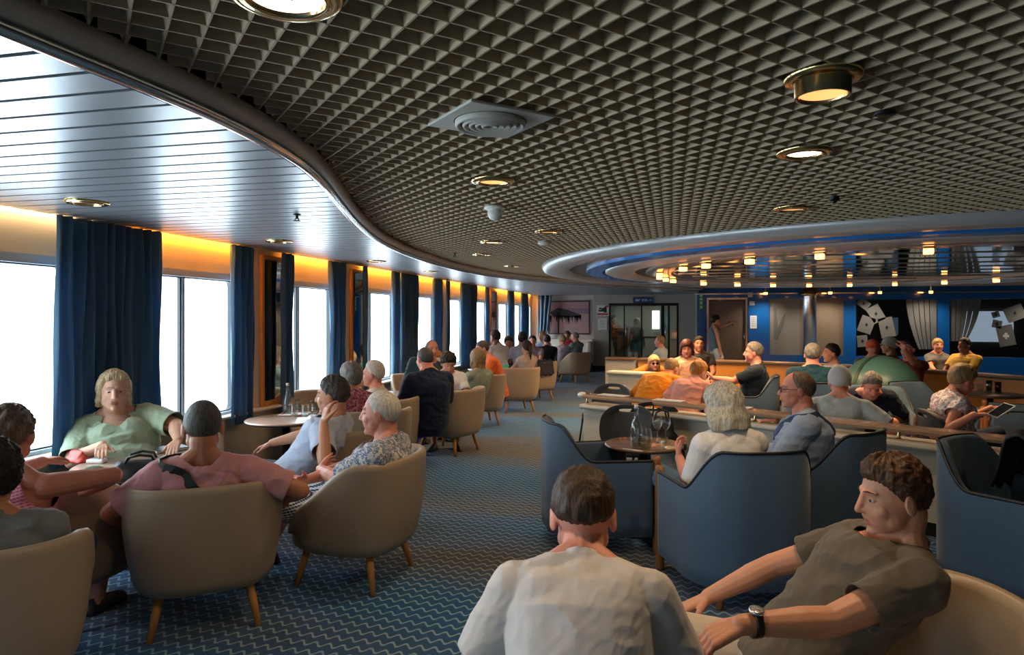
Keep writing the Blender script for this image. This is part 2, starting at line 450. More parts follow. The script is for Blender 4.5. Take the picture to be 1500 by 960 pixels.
# ================================================================ FIXTURES
# ---- curtains
CURT = mat('curtain_blue', '#4a6c86', .85, var=.12, vscale=12, bump=.3, bscale=250, sheen=.3, stretch=(1, 1, .15))
def add_translucent(m, col, fac):
    nt = m.node_tree; o = nt.nodes['Material Output']; b = nt.nodes['Principled BSDF']; t = nt.nodes.new('ShaderNodeBsdfTranslucent'); t.inputs[0].default_value = lin(col)
    mx = nt.nodes.new('ShaderNodeMixShader'); mx.inputs[0].default_value = fac
    nt.links.new(b.outputs[0], mx.inputs[1]); nt.links.new(t.outputs[0], mx.inputs[2]); nt.links.new(mx.outputs[0], o.inputs[0])
add_translucent(CURT, '#5a86a6', .25)
def curtain(y0, y1, label, folds=None, zb=.53, fx=None, seed=0, gather=0.):
    if not fx: y0, y1 = y0 * .968, y1 * .968
    rnd = random.Random(seed); wd_ = y1 - y0
    folds = folds or max(2, int(wd_ / .085)); nU = folds * 10; nV = 14
    ph = [rnd.uniform(-.6, .6) for _ in range(folds + 2)]; am = [rnd.uniform(.6, 1.25) for _ in range(folds + 2)]
    mb = MB(); zt = ZC - .006
    def pt(i, j, side):
        u = i / nU; v = j / nV; k = u * folds
        a = am[int(k)] * .042; off = math.sin(2 * PI * k + ph[int(k)] * v * 1.2) * a * (.55 + .45 * (1 - abs(v - .1)))
        off += .008 * math.sin(5 * k + 9 * v + seed)
        off = max(-.045, min(.045, off))
        yy = y0 + wd_ * u + .012 * math.sin(3 * k + 4 * v + seed) + gather * (u - .5) * math.sin(PI * v) * -1
        z = zt + (zb - zt) * v
        if fx: return fx(u, z, off + side)
        return Vector((-3.952 + off + side, yy, z))
    for side in (0, .004):
        mb.add([pt(i, j, side) for j in range(nV + 1) for i in range(nU + 1)], [(j * (nU + 1) + i, j * (nU + 1) + i + 1, (j + 1) * (nU + 1) + i + 1, (j + 1) * (nU + 1) + i) for j in range(nV) for i in range(nU)], 0, True)
    o = mb.build('curtain', CURT, fixn=False)
    return tag(o, label, 'curtain', 'blue curtains along the window wall')
curtain(3.80, 4.80, 'wide blue curtain hanging behind the woman in the green blouse', seed=1)
curtain(5.70, 6.06, 'blue curtain between the divided window and the nearest wood framed mirror', seed=2)
curtain(6.57, 6.81, 'narrow blue curtain edging the far side of the nearest wood framed mirror', seed=3)
curtain(7.60, 8.07, 'blue curtain above the grey haired woman in the dark pink dress', seed=4, gather=.1)
curtain(8.57, 8.68, 'sliver of blue curtain just past the second wood framed mirror', seed=5, folds=1)
curtain(9.52, 9.82, 'pale lit blue curtain drawn to the side above the white wall seat', seed=6, gather=.05)
curtain(9.87, 10.6, 'dark broad blue curtain left of the man in the navy polo shirt', seed=7)
curtain(11.34, 11.82, 'blue curtain directly above the dark curly haired boy', seed=8)
curtain(12.05, 12.24, 'thin blue curtain edge before the sixth window from the left', seed=9, folds=2)
curtain(12.95, 14.1, 'wide blue curtain rising behind the man in the orange shirt', seed=10)
curtain(14.8, 15.06, 'narrow blue curtain beside the white shirted dark haired person', seed=11)
curtain(16.95, 17.55, 'blue curtain over the far seated group, second before the corner', seed=12)
curtain(18.55, 19.35, 'dark blue curtain in the far window just before the corner', seed=13)
p0 = at(784, 20.0)
curtain(0, .3, 'small tied blue curtain in the far corner beside the picture', folds=3, fx=lambda u, z, off: Vector((-3.93 + u * (.2 + .12 * (z - .5)) + .1, 19.72 + off, z)), zb=.95, seed=14)
# ---- mirrors on the piers
MIRG = mat('mirror_glass', '#c9d2d2', .015, metal=1.)
def mirror(y0, y1, label):
    r_ = empty('wall_mirror', (XW, (y0 + y1) / 2, 0), 0, label, 'mirror', 'wood framed mirrors between the windows')
    h = (y1 - y0) / 2; z0, z1, t = .63, 2.17, .045
    f = MB()
    for s in (-1, 1): f.box((.02, s * (h - t / 2), (z0 + z1) / 2), (.036, t, z1 - z0))
    for z in (z0 + t / 2, z1 - t / 2): f.box((.02, 0, z), (.036, 2 * h - 2 * t, t))
    f.build('frame', GOLDWOOD, r_, bevel=.006)
    MB().box((.012, 0, (z0 + z1) / 2), (.012, 2 * h - 2 * t, z1 - z0 - 2 * t)).build('mirror_glass', MIRG, r_)
mirror(6.15, 6.6, 'tall wood framed mirror beside the empty beige chair')
mirror(8.13, 8.57, 'tall wood framed mirror behind the white haired man by the window')
mirror(15.12, 15.68, 'dim far mirror in a dark wood frame past the middle windows')
# ---- warm tubes in the ceiling slot above each window
LAMPO = mat('cove_tube_amber', '#ffca80', .5, emit='#ff9a2e', estr=42.)
LAMPW = mat('cove_tube_white', '#fff0d0', .5, emit='#ffd9a8', estr=16.)
for wn in [o for o in bpy.data.objects if o.name.startswith('window_') and o.type == 'EMPTY']:
    i = int(wn.name.split('_')[1])
    if i < 4: continue
    y0, y1 = WINS[i - 1]
    t = MB().tube([(.05 + .05, -(y1 - y0) / 2 - .02, 2.236), (.05 + .05, (y1 - y0) / 2 + .02, 2.236)], .014, 8)
    o = t.build('window_lamp', LAMPW if i < 6 else LAMPO, wn); o['kind'] = 'structure'
# ---- recessed downlights
REFL = mat('lamp_reflector', '#e0b98a', .2, metal=1.)
BULB = mat('lamp_glow', '#ffdca8', .5, emit='#ffb871', estr=40.)
GLOW = {'white': mat('lamp_glow_white', '#ffe6c4', .5, emit='#ffdcb4', estr=3.2), 'amber': mat('lamp_glow_amber', '#ffcf9a', .4, emit='#ffa860', estr=.95, metal=0, var=0), 'dim': mat('lamp_glow_dim', '#c9b491', .25, emit='#ffb876', estr=.4), 'off': mat('bulb_off', '#a59a84', .25, metal=.8)}
def downlight(u, v, z, label, r=.085, drop=.012, on=True, watt=22., glow='dim'):
    p = PZ(u, v, z - drop)
    t = empty('downlight', (p.x, p.y, z), 0, label, 'ceiling light', 'brass downlights in the ceilings')
    MB().lathe([(r + .034, .004), (r + .034, -.006), (r + .026, -.012), (r + .012, -.014), (r, -.016 if drop > .02 else -.010), (r, -drop - .002), (r - .006, -drop - .004), (r - .012, -drop), (r - .012, .03)], seg=40).build('trim_ring', BRASS, t)
    MB().lathe([(r - .0125, -drop + .002), (r * .8, -drop + .016), (r * .74, -drop + .02)], seg=36).build('reflector', REFL, t)
    MB().lathe([(r * .86, -drop + .007), (r * .6, -drop + .011), (.001, -drop + .013)], seg=32).build('lens', GLOW[glow if on else 'off'], t)
    if on:
        l = bpy.data.lights.new('downlight_lamp', 'SPOT'); l.energy = watt; l.color = (1, .70, .42); l.spot_size = R(140); l.spot_blend = .9; l.shadow_soft_size = .05
        lo = bpy.data.objects.new('downlight_lamp', l); COL.objects.link(lo); lo.location = (p.x, p.y, z - drop - .012)
    return t
downlight(1205, 141, ZG, 'deep brass drum downlight, largest in the right half of the grid ceiling', .084, .06, glow='amber')
downlight(418, 0, ZG, 'big round brass downlight cut by the top edge of the picture', .1, .012, glow='white')
downlight(1178, 227, ZG, 'bright oval downlight just below the deep brass drum', .088, glow='white')
downlight(722, 268, ZG, 'brass downlight directly above the white dome detector', .088, glow='amber')
downlight(1160, 308, ZG, 'dull brass downlight just above the near edge of the oval ceiling', .088)
downlight(720, 356, ZG, 'small lit downlight right of the S shaped ceiling edge', .085, glow='white')
downlight(803, 341, ZG, 'small brass downlight left of the tip of the oval ceiling', .085)
downlight(706, 374, ZG, 'tiny downlight below the small lit one by the S shaped edge', .08)
downlight(750, 391, ZG, 'farthest tiny downlight before the oval ceiling tip', .08)
downlight(128, 299, ZC, 'brass downlight in the slat ceiling nearest the wide curtain', .085, on=False)
downlight(409, 355, ZC, 'brass downlight in the slat ceiling above the nearest mirror', .085, on=False)
downlight(551, 384, ZC, 'brass downlight in the slat ceiling above the fourth window', .085, on=False)
downlight(632, 399, ZC, 'far brass downlight in the slat ceiling before the far curtains', .08, on=False)
# ---- small lamps round the oval
RL = mat('ring_lamp_glow', '#ffd9a8', .5, emit='#ffa04e', estr=4.5)
def ring_lamp(x, y, z, label, stem=0., watt=58, col=(1, .64, .34)):
    l = bpy.data.lights.new('ceiling_lamp_light', 'SPOT'); l.energy = watt; l.color = col; l.spot_size = R(150); l.spot_blend = .8; l.shadow_soft_size = .04
    lo = bpy.data.objects.new('ceiling_lamp_light', l); COL.objects.link(lo); lo.location = (x, y, z - .07)
    t = empty('ceiling_lamp', (x, y, z), math.atan2(y - OC.y, x - OC.x), label, 'ceiling light', 'little square lamps round the oval ceiling')
    MB().box((0, 0, .005), (.105, .105, .02)).box((0, 0, .012 + stem / 2), (.03, .03, .02 + stem)).build('lamp_holder', BRASS, t, bevel=.004)
    MB().box((0, 0, -.03), (.08, .08, .052)).build('lamp_shade', RL, t, bevel=.006)
ang = []
for u, v in ((860, 398), (872, 408), (933, 386), (1000, 381), (1092, 375), (1210, 370), (1350, 365)):
    p = PZ(u, v, ZG - .06); ang.append((math.atan2((p.y - OC.y) / (OB - 1.7), (p.x - OC.x) / (OA - 1.7)), 'near', u))
for u in (890, 946, 986, 1030, 1081, 1132, 1185, 1244, 1311, 1384, 1460):
    # far side of the oval: intersect the sight column with the ring
    best = min((abs((lambda x, y: (CX + FPX * ((x * CT + y * ST) / (-x * ST + y * CT))))(OC.x + (OA - 1.7) * math.cos(a), OC.y + (OB - 1.7) * math.sin(a)) - u), a) for a in np.linspace(.05, PI - .05, 400) if OC.y + (OB - 1.7) * math.sin(a) > OC.y + .2)
    ang.append((best[1], 'far', u))
near_l = {860: 'lamp of the oval ring closest to its left tip, upper of two', 872: 'lamp of the oval ring at its left tip, lower of two', 933: 'first square lamp on the near arc of the oval ring', 1000: 'second square lamp on the near arc of the oval ring', 1092: 'third square lamp on the near arc of the oval ring', 1210: 'fourth square lamp on the near arc of the oval ring, beside the column mirror image', 1350: 'last and largest square lamp on the near arc of the oval ring'}
far_w = ['left end', 'above the doorway glass', 'right of the doorway', 'left of the brown door', 'above the brown door', 'right of the brown door', 'over the steel column', 'above the first card panel', 'above the first white drape print', 'between the two drape prints', 'above the second card panel']
fi = 0
for a, side, u in ang:
    x, y = OC.x + (OA - 1.7) * math.cos(a), OC.y + (OB - 1.7) * math.sin(a)
    if side == 'near': lb = near_l[u]
    else: lb = 'tiny lamp on the far arc of the oval ring, ' + far_w[fi]; fi += 1
    ring_lamp(x, y, ZG - .092, lb)
for u, lb in ((1118, 'tiny added fill lamp by the blue wall between the brown door and the steel column'), (1206, 'tiny added fill lamp by the blue wall just right of the steel column'), (1271, 'tiny ceiling lamp by the blue wall over the scattered card prints'), (1336, 'tiny ceiling lamp by the blue wall over the left drape print'), (1482, 'tiny ceiling lamp by the blue wall over the bright window')):
    p = at(u, 17.0); ring_lamp(p.x, 17.55, ZG - .125, lb, .12, 34, (1, .88, .74))  # lamps beside the column added to brighten the blue wall; row whitened like daylight
# ---- air diffuser, detectors, sprinklers
p = PZ(718, 175, ZG)
t = empty('air_diffuser', (p.x, p.y, ZG - .004), R(45), 'square white ceiling air diffuser with round concentric rings', 'air vent')
WV = mat('vent_white', '#b9b7ad', .5)
MB().box((0, 0, 0), (.36, .36, .012)).build('plate', WV, t, bevel=.004)
vm = MB()
for r_ in (.135, .108, .084, .06, .036): vm.lathe([(r_, -.006), (r_, -.02), (r_ - .006, -.03), (r_ - .02, -.018), (r_ - .02, -.006)], seg=40)
vm.build('ring_louvres', WV, t)
MB().lathe([(.14, -.0065), (.001, -.0065)], seg=40).build('throat', mat('vent_dark', '#2b2a27', .7), t)
p = PZ(725, 303, ZG)
t = empty('dome_detector', (p.x, p.y, ZG), 0, 'white dome shaped detector hanging from the grid ceiling', 'detector')
MB().lathe([(.07, 0), (.075, -.012), (.06, -.022), (.001, -.022)], seg=32).build('base', WHITEP, t)
MB().ell((0, 0, -.045), (.052, .052, .05), 24, 14).build('dome', WHITEP, t)
p = PZ(797, 354, ZG); t = empty('smoke_detector', (p.x, p.y, ZG), 0, 'flat white smoke detector below the small brass downlight', 'detector')
MB().lathe([(.06, 0), (.062, -.02), (.045, -.035), (.001, -.035)], seg=28).build('body', WHITEP, t); MB().lathe([(.064, -.008), (.066, -.012), (.064, -.016)], seg=28).build('ring', WV, t)
def sprinkler(u, v, z, label):
    p = PZ(u, v, z); t = empty('ceiling_sprinkler', (p.x, p.y, z), 0, label, 'sprinkler')
    MB().lathe([(.026, 0), (.024, -.006), (.009, -.008), (.009, -.03), (.001, -.03)], seg=16).build('body', BLACKM, t)
    MB().lathe([(.024, -.043), (.024, -.046), (.001, -.046)], seg=16).tube([(.012, 0, -.026), (.014, 0, -.044)], .003, 6).tube([(-.012, 0, -.026), (-.014, 0, -.044)], .003, 6).build('deflector', BLACKM, t)
sprinkler(435, 314, ZC, 'black sprinkler head in the slat ceiling above the third window')
sprinkler(666, 371, ZG, 'small dark sprinkler head in the grid near the S shaped edge')
p = PZ(1222, 288, ZG); t = empty('ceiling_camera', (p.x, p.y, ZG), 0, 'small dark round device in the grid right of the dull downlight', 'camera')
MB().lathe([(.03, 0), (.03, -.02), (.02, -.03), (.001, -.03)], seg=20).build('housing', BLACKM, t); MB().ell((0, 0, -.03), (.016, .016, .014), 14, 8).build('lens', mat('lens_dark', '#0a0f1c', .05), t)
p = PZ(1297, 164, ZG); t = empty('ceiling_speaker', (p.x, p.y, ZG), 0, 'dark shaded socket in the grid right of the brass drum', 'speaker')
MB().lathe([(.035, 0), (.03, -.012), (.001, -.012)], seg=20).build('housing', BLACKM, t); MB().lathe([(.036, -.002), (.04, -.006), (.036, -.01)], seg=20).build('ring', BLACKM, t)

# ---- picture on the far wall
def far_x(u): return at(u, 1).x / at(u, 1).y * YFAR
x0, x1 = far_x(803), far_x(864); zt_, zb_ = 2.04, 1.06
t = empty('wall_picture', ((x0 + x1) / 2, YFAR - .02, 0), 0, 'large framed picture of a thatched beach umbrella on a pink sky', 'picture')
W2 = (x1 - x0) / 2; zc_ = (zt_ + zb_) / 2; H2 = (zt_ - zb_) / 2
f = MB()
for s in (-1, 1): f.box((s * (W2 - .015), 0, zc_), (.03, .04, 2 * H2)); f.box((0, 0, zc_ + s * (H2 - .015)), (2 * W2 - .06, .04, .03))
f.build('frame', mat('frame_mauve', '#4a3038', .4), t)
pn = MB()
pn.box((0, .008, zc_), (2 * W2 - .06, .01, 2 * H2 - .06))
for k, (za, zz, mi) in enumerate(((.62, .78, 1), (.78, .9, 2), (.12, .17, 3))):   # cloud and sea bands of the print
    a = zb_ + 2 * H2 * za; b_ = zb_ + 2 * H2 * zz
    pn.box((0, .002, (a + b_) / 2), (2 * W2 - .07, .002, b_ - a), mi=mi)
pn.build('canvas', [mat('print_pink', '#b79a9b', .7), mat('print_mauve', '#8d7b8b', .7), mat('print_rose', '#b98f95', .7), mat('print_sea', '#a89aa0', .7)], t)
um = MB(); rr = random.Random(3)
def pz(a, b_): return Vector(((a - .5) * 2 * W2, -.003, zb_ + b_ * 2 * H2))
um.add([pz(.04, .66), pz(.25, .8), pz(.5, .72), pz(.8, .58), pz(.78, .5), pz(.45, .52), pz(.12, .54)], [(0, 1, 2, 3, 4, 5, 6)])
for k in range(46):
    a = .03 + .77 * rr.random(); w_ = .012 + .012 * rr.random()
    um.add([pz(a - w_, .56), pz(a + w_, .56), pz(a + w_ * .3, .28 + .18 * rr.random())], [(0, 1, 2)])
um.add([pz(.235, .0), pz(.265, .0), pz(.265, .6), pz(.235, .6)], [(0, 1, 2, 3)])
um.build('umbrella_print', mat('print_thatch', '#3a3940', .8), t, fixn=False)
# ---- white bench under the picture
bx0, bx1 = far_x(800), far_x(871)
t = empty('wall_bench', ((bx0 + bx1) / 2, YFAR - .4, 0), 0, 'white upholstered wall bench under the beach picture', 'bench')
hw = (bx1 - bx0) / 2 - .02; BW = mat('bench_white', '#d8d5cc', .5)
MB().box((0, .02, .33), (2 * hw, .7, .2)).build('seat', BW, t, bevel=.04)
MB().box((0, .28, .68), (2 * hw, .16, .5)).build('backrest', BW, t, bevel=.04)
MB().box((hw - .07, -.02, .62), (.14, .56, .5)).build('armrest', BW, t, bevel=.05)
MB().box((0, .05, .115), (2 * hw - .04, .6, .23)).build('plinth', mat('bench_blue_base', '#123a58', .6), t)
# ---- notices, signs
def panel_sign(name, x, y, z, w_, h, face, label, cat, marks=(), t_=.012, rz=0.):
    s_ = empty(name, (x, y, z), rz, label, cat)
    MB().box((0, 0, 0), (w_, t_, h)).build('board', face, s_, bevel=.002)
    for k, (nm, rects, m_) in enumerate(marks):
        mb = MB()
        for (a, b_, c, d_) in rects: mb.box(((a + c) / 2 * w_, -t_ / 2 - .001, (b_ + d_) / 2 * h), (abs(c - a) * w_, .002, abs(d_ - b_) * h))
        mb.build(nm, m_, s_)
    return s_
REDP = mat('print_red', '#b02a34', .5); GREENP = mat('sign_green', '#1d8a4e', .4); PAPER = mat('paper_white', '#dcdcd6', .6); INK = mat('print_ink', '#2b2d33', .6); SIGNB = mat('sign_blue', '#23407f', .4); LET = mat('sign_letter_white', '#e8ecf2', .5)
def on_far(u, v): 
    x = far_x(u); d = -x * ST + YFAR * CT; return x, HC - (v - CY) / FPX * d
x, z = on_far(883, 455)
panel_sign('poster_sign', x, YFAR - .012, z, .36, .32, PAPER, 'red and white pictogram poster on the grey wall left of the door', 'poster', (('pictogram', [(-.35, -.1, .1, .05), (-.1, .05, .3, .22), (.1, -.2, .32, .3), (-.3, .1, -.12, .25)], INK), ('caption_bar', [(-.45, -.42, .45, -.26), (.2, .3, .46, .46)], REDP)))
x, z = on_far(882.5, 475)
panel_sign('notice_sign', x, YFAR - .012, z, .27, .34, PAPER, 'pale typed sheet under the red pictogram poster', 'notice', (('text_lines', [(-.3, .3 - k * .1, .3 - .1 * (k % 3), .33 - k * .1) for k in range(7)], mat('print_greengrey', '#8fae9d', .6)),))
x, z = on_far(942, 440)
panel_sign('direction_sign', x, YFAR - .03, z, .56, .17, SIGNB, 'blue hanging direction sign with white lettering over the glass door', 'sign', (('lettering', [(-.38, -.18, -.33, .18), (-.31, -.18, -.26, .18), (-.36, .05, -.29, .15), (-.23, -.18, -.19, .18), (-.19, .1, -.12, .18), (-.04, -.18, .0, .18), (0, .1, .07, .18), (.0, -.05, .06, .03), (.1, -.18, .14, .18), (.17, -.18, .21, .18), (.17, -.18, .25, -.1), (.31, -.04, .42, .04), (.38, -.12, .42, .12)], LET),), .04)
def on_blue(u, v, yo=.012):
    x = bx_u(u); d = -x * ST + YBLUE * CT; return x, HC - (v - CY) / FPX * d
x, z = on_blue(1027, 442)
panel_sign('exit_route_sign', x, YBLUE - .012, z, .1, .42, GREENP, 'tall green safety sign on the blue wall left of the brown door', 'sign', (('pictogram', [(-.3, .3, .3, .42), (-.3, .08, .3, .22), (-.3, -.16, .3, 0), (-.3, -.42, .3, -.26)], mat('sign_palegreen', '#bfe0b0', .5)),))
for u, v, w_, h, lb in ((1099, 432, .11, .12, 'small pale square plate at the upper right corner of the brown door'), (1101.5, 444.5, .12, .1, 'small white label on the blue wall under the square plate'), (1103.5, 472, .16, .32, 'white paper notice on the blue wall right of the brown door')):
    x, z = on_blue(u, v); panel_sign('notice_sign', x, YBLUE - .012, z, w_, h, PAPER, lb, 'notice', (('text_lines', [(-.3, .3 - k * .15, .3, .34 - k * .15) for k in range(5)], mat('print_bluegrey', '#8795ab', .6)),))
# ---- brown door in the blue wall with a bright metal frame
xa_, xb_ = bx_u(1036), bx_u(1094)
dr = empty('door_1', ((xa_ + xb_) / 2, YBLUE + .05, 0)); struct(dr)
DW = (xb_ - xa_) / 2
o = MB()
for s in (-1, 1): o.box((s * (DW - .01), -.04, 1.0), (.05, .1, 2.02))
o.box((0, -.04, 2.02), (2 * DW + .03, .1, .05)); struct(o.build('door_frame', STEEL, dr))
struct(MB().box((0, .0, .99), (2 * DW - .08, .05, 1.96)).build('door_leaf', mat('door_brown', '#6f5c4d', .35), dr))
o = MB()
for k in (.05, .13): o.box((k, -.03, 1.4), (.03, .012, .11))
o.build('door_plate', BLACKM, dr)['kind'] = 'structure'
MB().tube([(.42, -.06, .95), (.42, -.06, 1.15)], .012, 8).build('door_handle', STEEL, dr)['kind'] = 'structure'
# ---- glass double door in the far wall
gd = empty('door_2', ((xa + xb) / 2, YFAR + .08, 0)); struct(gd); GW = (xb - xa) / 2
o = MB()
for x_, w_ in ((-GW + .03, .06), (GW - .03, .06), (-GW * .55, .035), (GW * .55, .09), (-.05, .04), (GW * .72, .05)): o.box((x_, 0, .985), (w_, .07, 1.97))
o.box((0, 0, 1.93), (2 * GW, .08, .08)); o.box((GW * .25, 0, .98), (GW * .62, .05, .05)); o.box((0, 0, .04), (2 * GW, .07, .08))
struct(o.build('door_frame', BLACKM, gd)); struct(MB().box((0, .0, .985), (2 * GW - .06, .008, 1.86)).build('door_pane', glass_mat('door_glass', '#dfe8e6', .93), gd))
for x_ in (-GW * .5, GW * .62): MB().tube([(x_, -.07, .9), (x_, -.07, 1.35)], .014, 8).build('door_handle', STEEL, gd)['kind'] = 'structure'
# things in the vestibule: cabinet, bright window
t = empty('brochure_cabinet', (at(911, 21.2).x, 21.2, 0), 0, 'honey coloured wooden cabinet standing behind the glass door', 'cabinet')
MB().box((0, 0, .62), (.42, .34, 1.16)).build('body', GOLDWOOD, t, bevel=.008); MB().box((0, -.01, 1.22), (.48, .4, .04)).build('top', GOLDWOOD, t, bevel=.008); MB().box((0, -.175, .62), (.34, .012, 1.0)).build('door', mat('dark_wood', '#5a3b20', .4), t); MB().box((0, 0, .02), (.4, .32, .04)).build('plinth', BLACKM, t)
x_ = at(961, 23.4).x
struct(MB().box((x_, 23.59, 1.48), (.24, .02, .62)).build('window_15', mat('bright_daylight', '#ffffff', .5, emit='#eef6ff', estr=2.2)))
struct(MB().box((at(975, 23.4).x, 23.57, 1.45), (.3, .03, .8)).build('window_16', mat('teal_panel', '#6d8f99', .2)))
# ---- etched glass panels and card prints on the blue wall
ETCH = mat('etched_film', '#8a857b', .35, var=.06, vscale=4)
DGL = glass_mat('dark_panel_glass', '#8f959a', .9)
def blue_panel(n, u0, u1, z0, z1, m_):
    a, b_ = bx_u(u0), bx_u(u1)
    r_ = empty('window_%d' % n, ((a + b_) / 2, YBLUE + .06, 0)); struct(r_)
    struct(MB().box((0, 0, (z0 + z1) / 2), (b_ - a, .012, z1 - z0)).build('window_pane', m_, r_)); return r_, (b_ - a) / 2
r_, hw = blue_panel(17, 1127, 1172, .62, 2.02, ETCH); blue_panel(18, 1172, 1236, .62, 2.02, mat('etched_brown', '#83725f', .3, var=.06, vscale=4))
r2, hw2 = blue_panel(19, 1254, 1374, .62, 1.98, DGL); r3, hw3 = blue_panel(20, 1391, 1560, .62, 1.98, DGL)
CARDM = mat('card_print_grey', '#6b6964', .5); CARDI = mat('card_pip_dark', '#16181b', .5); DRAPE = mat('drape_print_grey', '#6b6963', .5)
def decal(root, name, pts, m_, yo, t_=.004):
    mb = MB(); n = len(pts)
    mb.add([Vector((p[0], yo, p[1])) for p in pts] + [Vector((p[0], yo - t_, p[1])) for p in pts], [tuple(range(n)), tuple(range(2 * n - 1, n - 1, -1))] + [(i, (i + 1) % n, n + (i + 1) % n, n + i) for i in range(n)])
    o = mb.build(name, m_, root); struct(o); return o
def pip(root, cx, cz, s, suit, yo):
    if suit == 'club':
        for dx, dz in ((0, .35), (-.32, -.08), (.32, -.08)): decal(root, 'window_print', [(cx + s * (dx + .33 * math.cos(a)), cz + s * (dz + .33 * math.sin(a))) for a in np.linspace(0, 2 * PI, 14)[:-1]], PAPER if s > .09 else CARDI, yo)
        decal(root, 'window_print', [(cx - s * .2, cz - s * .8), (cx + s * .2, cz - s * .8), (cx + s * .05, cz)], PAPER if s > .09 else CARDI, yo)
    else:
        decal(root, 'window_print', [(cx, cz + s), (cx + s * .7, cz), (cx, cz - s), (cx - s * .7, cz)], CARDI, yo)
def card(root, u, v, w_, h, rot, suit='diamond', hw_=0):
    x, z = on_blue(u, v); cx = x - root.location.x; c, s_ = math.cos(rot), math.sin(rot)
    decal(root, 'window_print', [(cx + a * c - b_ * s_, z + a * s_ + b_ * c) for a, b_ in ((-w_, -h), (w_, -h), (w_, h), (-w_, h))], CARDM, -.008)
    pip(root, cx, z, .1 if suit == 'club' else .05, suit, -.013)
card(r2, 1284, 460, .15, .2, .5); card(r2, 1270, 476, .16, .2, -.35); card(r2, 1300, 480, .16, .24, .2); card(r2, 1266, 445, .1, .14, .9); card(r2, 1264, 500, .12, .14, .1)
card(r3, 1475, 492, .17, .24, .2, 'club'); card(r3, 1488, 459, .2, .17, .4); card(r3, 1462, 475, .1, .09, -.2); card(r3, 1460, 461, .08, .07, .3)
def drape(root, us, top_v, bot_v, sgn):
    # etched drapery: tapering bands hanging from the top
    for k, (ua, ub, uc, ud) in enumerate(us):
        pts = []; 
        for i in range(9):
            f_ = i / 8; v = top_v + (bot_v - top_v) * f_; u = ua + (uc - ua) * f_ ** 1.8; x, z = on_blue(u, v); pts.append((x - root.location.x, z))
        for i in range(8, -1, -1):
            f_ = i / 8; v = top_v + (bot_v - top_v) * f_; u = ub + (ud - ub) * f_ ** 1.8; x, z = on_blue(u, v); pts.append((x - root.location.x, z))
        decal(root, 'window_print', pts, DRAPE, -.008)
drape(r2, [(1328, 1337, 1347, 1351), (1338, 1346, 1352, 1355), (1347, 1354, 1356, 1360), (1355, 1362, 1361, 1365), (1363, 1373, 1366, 1373)], 433, 512, 1)
drape(r3, [(1392, 1401, 1392, 1400), (1402, 1410, 1401, 1405), (1411, 1419, 1406, 1409), (1420, 1428, 1410, 1413), (1429, 1439, 1414, 1417)], 433, 500, -1)
x, z = on_blue(1140, 470); decal(r_, 'window_print', [(x - r_.location.x + a, z + b_) for a, b_ in ((-.1, -.45), (-.02, -.5), (.12, -.15), (.18, .2), (.08, .05), (0, -.2), (-.04, .35), (-.1, .3))], DRAPE, -.008)
# bright window and dim bands in the room behind the glass
struct(MB().box((bx_u(1455) * 21.4 / 18 - .1, 21.5, 1.3), (1.25, .04, .85)).build('window_21', MATS['bright_daylight']))
struct(MB().box((bx_u(1309) * 21.4 / 18, 21.5, 1.3), (.28, .04, .5)).build('window_22', mat('dim_daylight', '#9fb4c8', .5, emit='#b9d0e6', estr=.5)))
# ---- polished steel column near the blue wall
p = at(1186, 16.4)
t = empty('steel_column', (p.x, p.y, 0), 0, 'round polished steel column in front of the blue wall', 'column')
MB().lathe([(.16, .02), (.16, ZG - .22)], seg=40, cap0=True).build('shaft', STEEL, t)
MB().lathe([(.16, ZG - .22), (.19, ZG - .2), (.19, ZG - .16), (.165, ZG - .14), (.165, ZG + .0)], seg=40, cap1=True).build('capital', BRASS, t)
MB().lathe([(.22, 0), (.22, .02), (.18, .03), (.162, .04)], seg=40).build('base_ring', STEEL, t)
# ================================================================ FURNITURE
LEATHER = mat('beige_leatherette', '#a28f78', .42, var=.05, vscale=5, bump=.08, bscale=120)
LEATHS = mat('beige_seat_leather', '#b3a189', .42, bump=.06, bscale=120)
BLUEF = mat('slate_blue_upholstery', '#38526b', .75, var=.06, vscale=20, bump=.15, bscale=400, sheen=.2)
BLUED = mat('slate_blue_seat', '#31495f', .8, bump=.15, bscale=400)
PIPE = mat('dark_piping', '#14181d', .5)
POSTW = mat('walnut_post', '#8a5a30', .35, var=.2, vscale=7, stretch=(3, 3, .3))
def sup(phi, a, b, e):
    c, s = math.sin(phi), -math.cos(phi)        # phi=0 at the back (-y)
    k = (abs(c) ** e + abs(s) ** e) ** (-1 / e)
    return a * c * k, b * s * k
def sstep(a, b, x):
    t = max(0, min(1, (x - a) / (b - a))); return t * t * (3 - 2 * t)
def shell(hfun, prof, a, b, e, pm, n=44):
    rs = []
    for i in range(n + 1):
        ph = -pm + 2 * pm * i / n; h = hfun(ph)
        ring = []
        for k, z, rel in prof:           # rel: z counted from the top edge
            x, y = sup(ph, a, b, e); zz = h + z if rel else min(z, h - .05)
            ring.append(Vector((x * k, y * k, zz)))
        rs.append(ring)
    return MB().rings(rs, True, True, True)
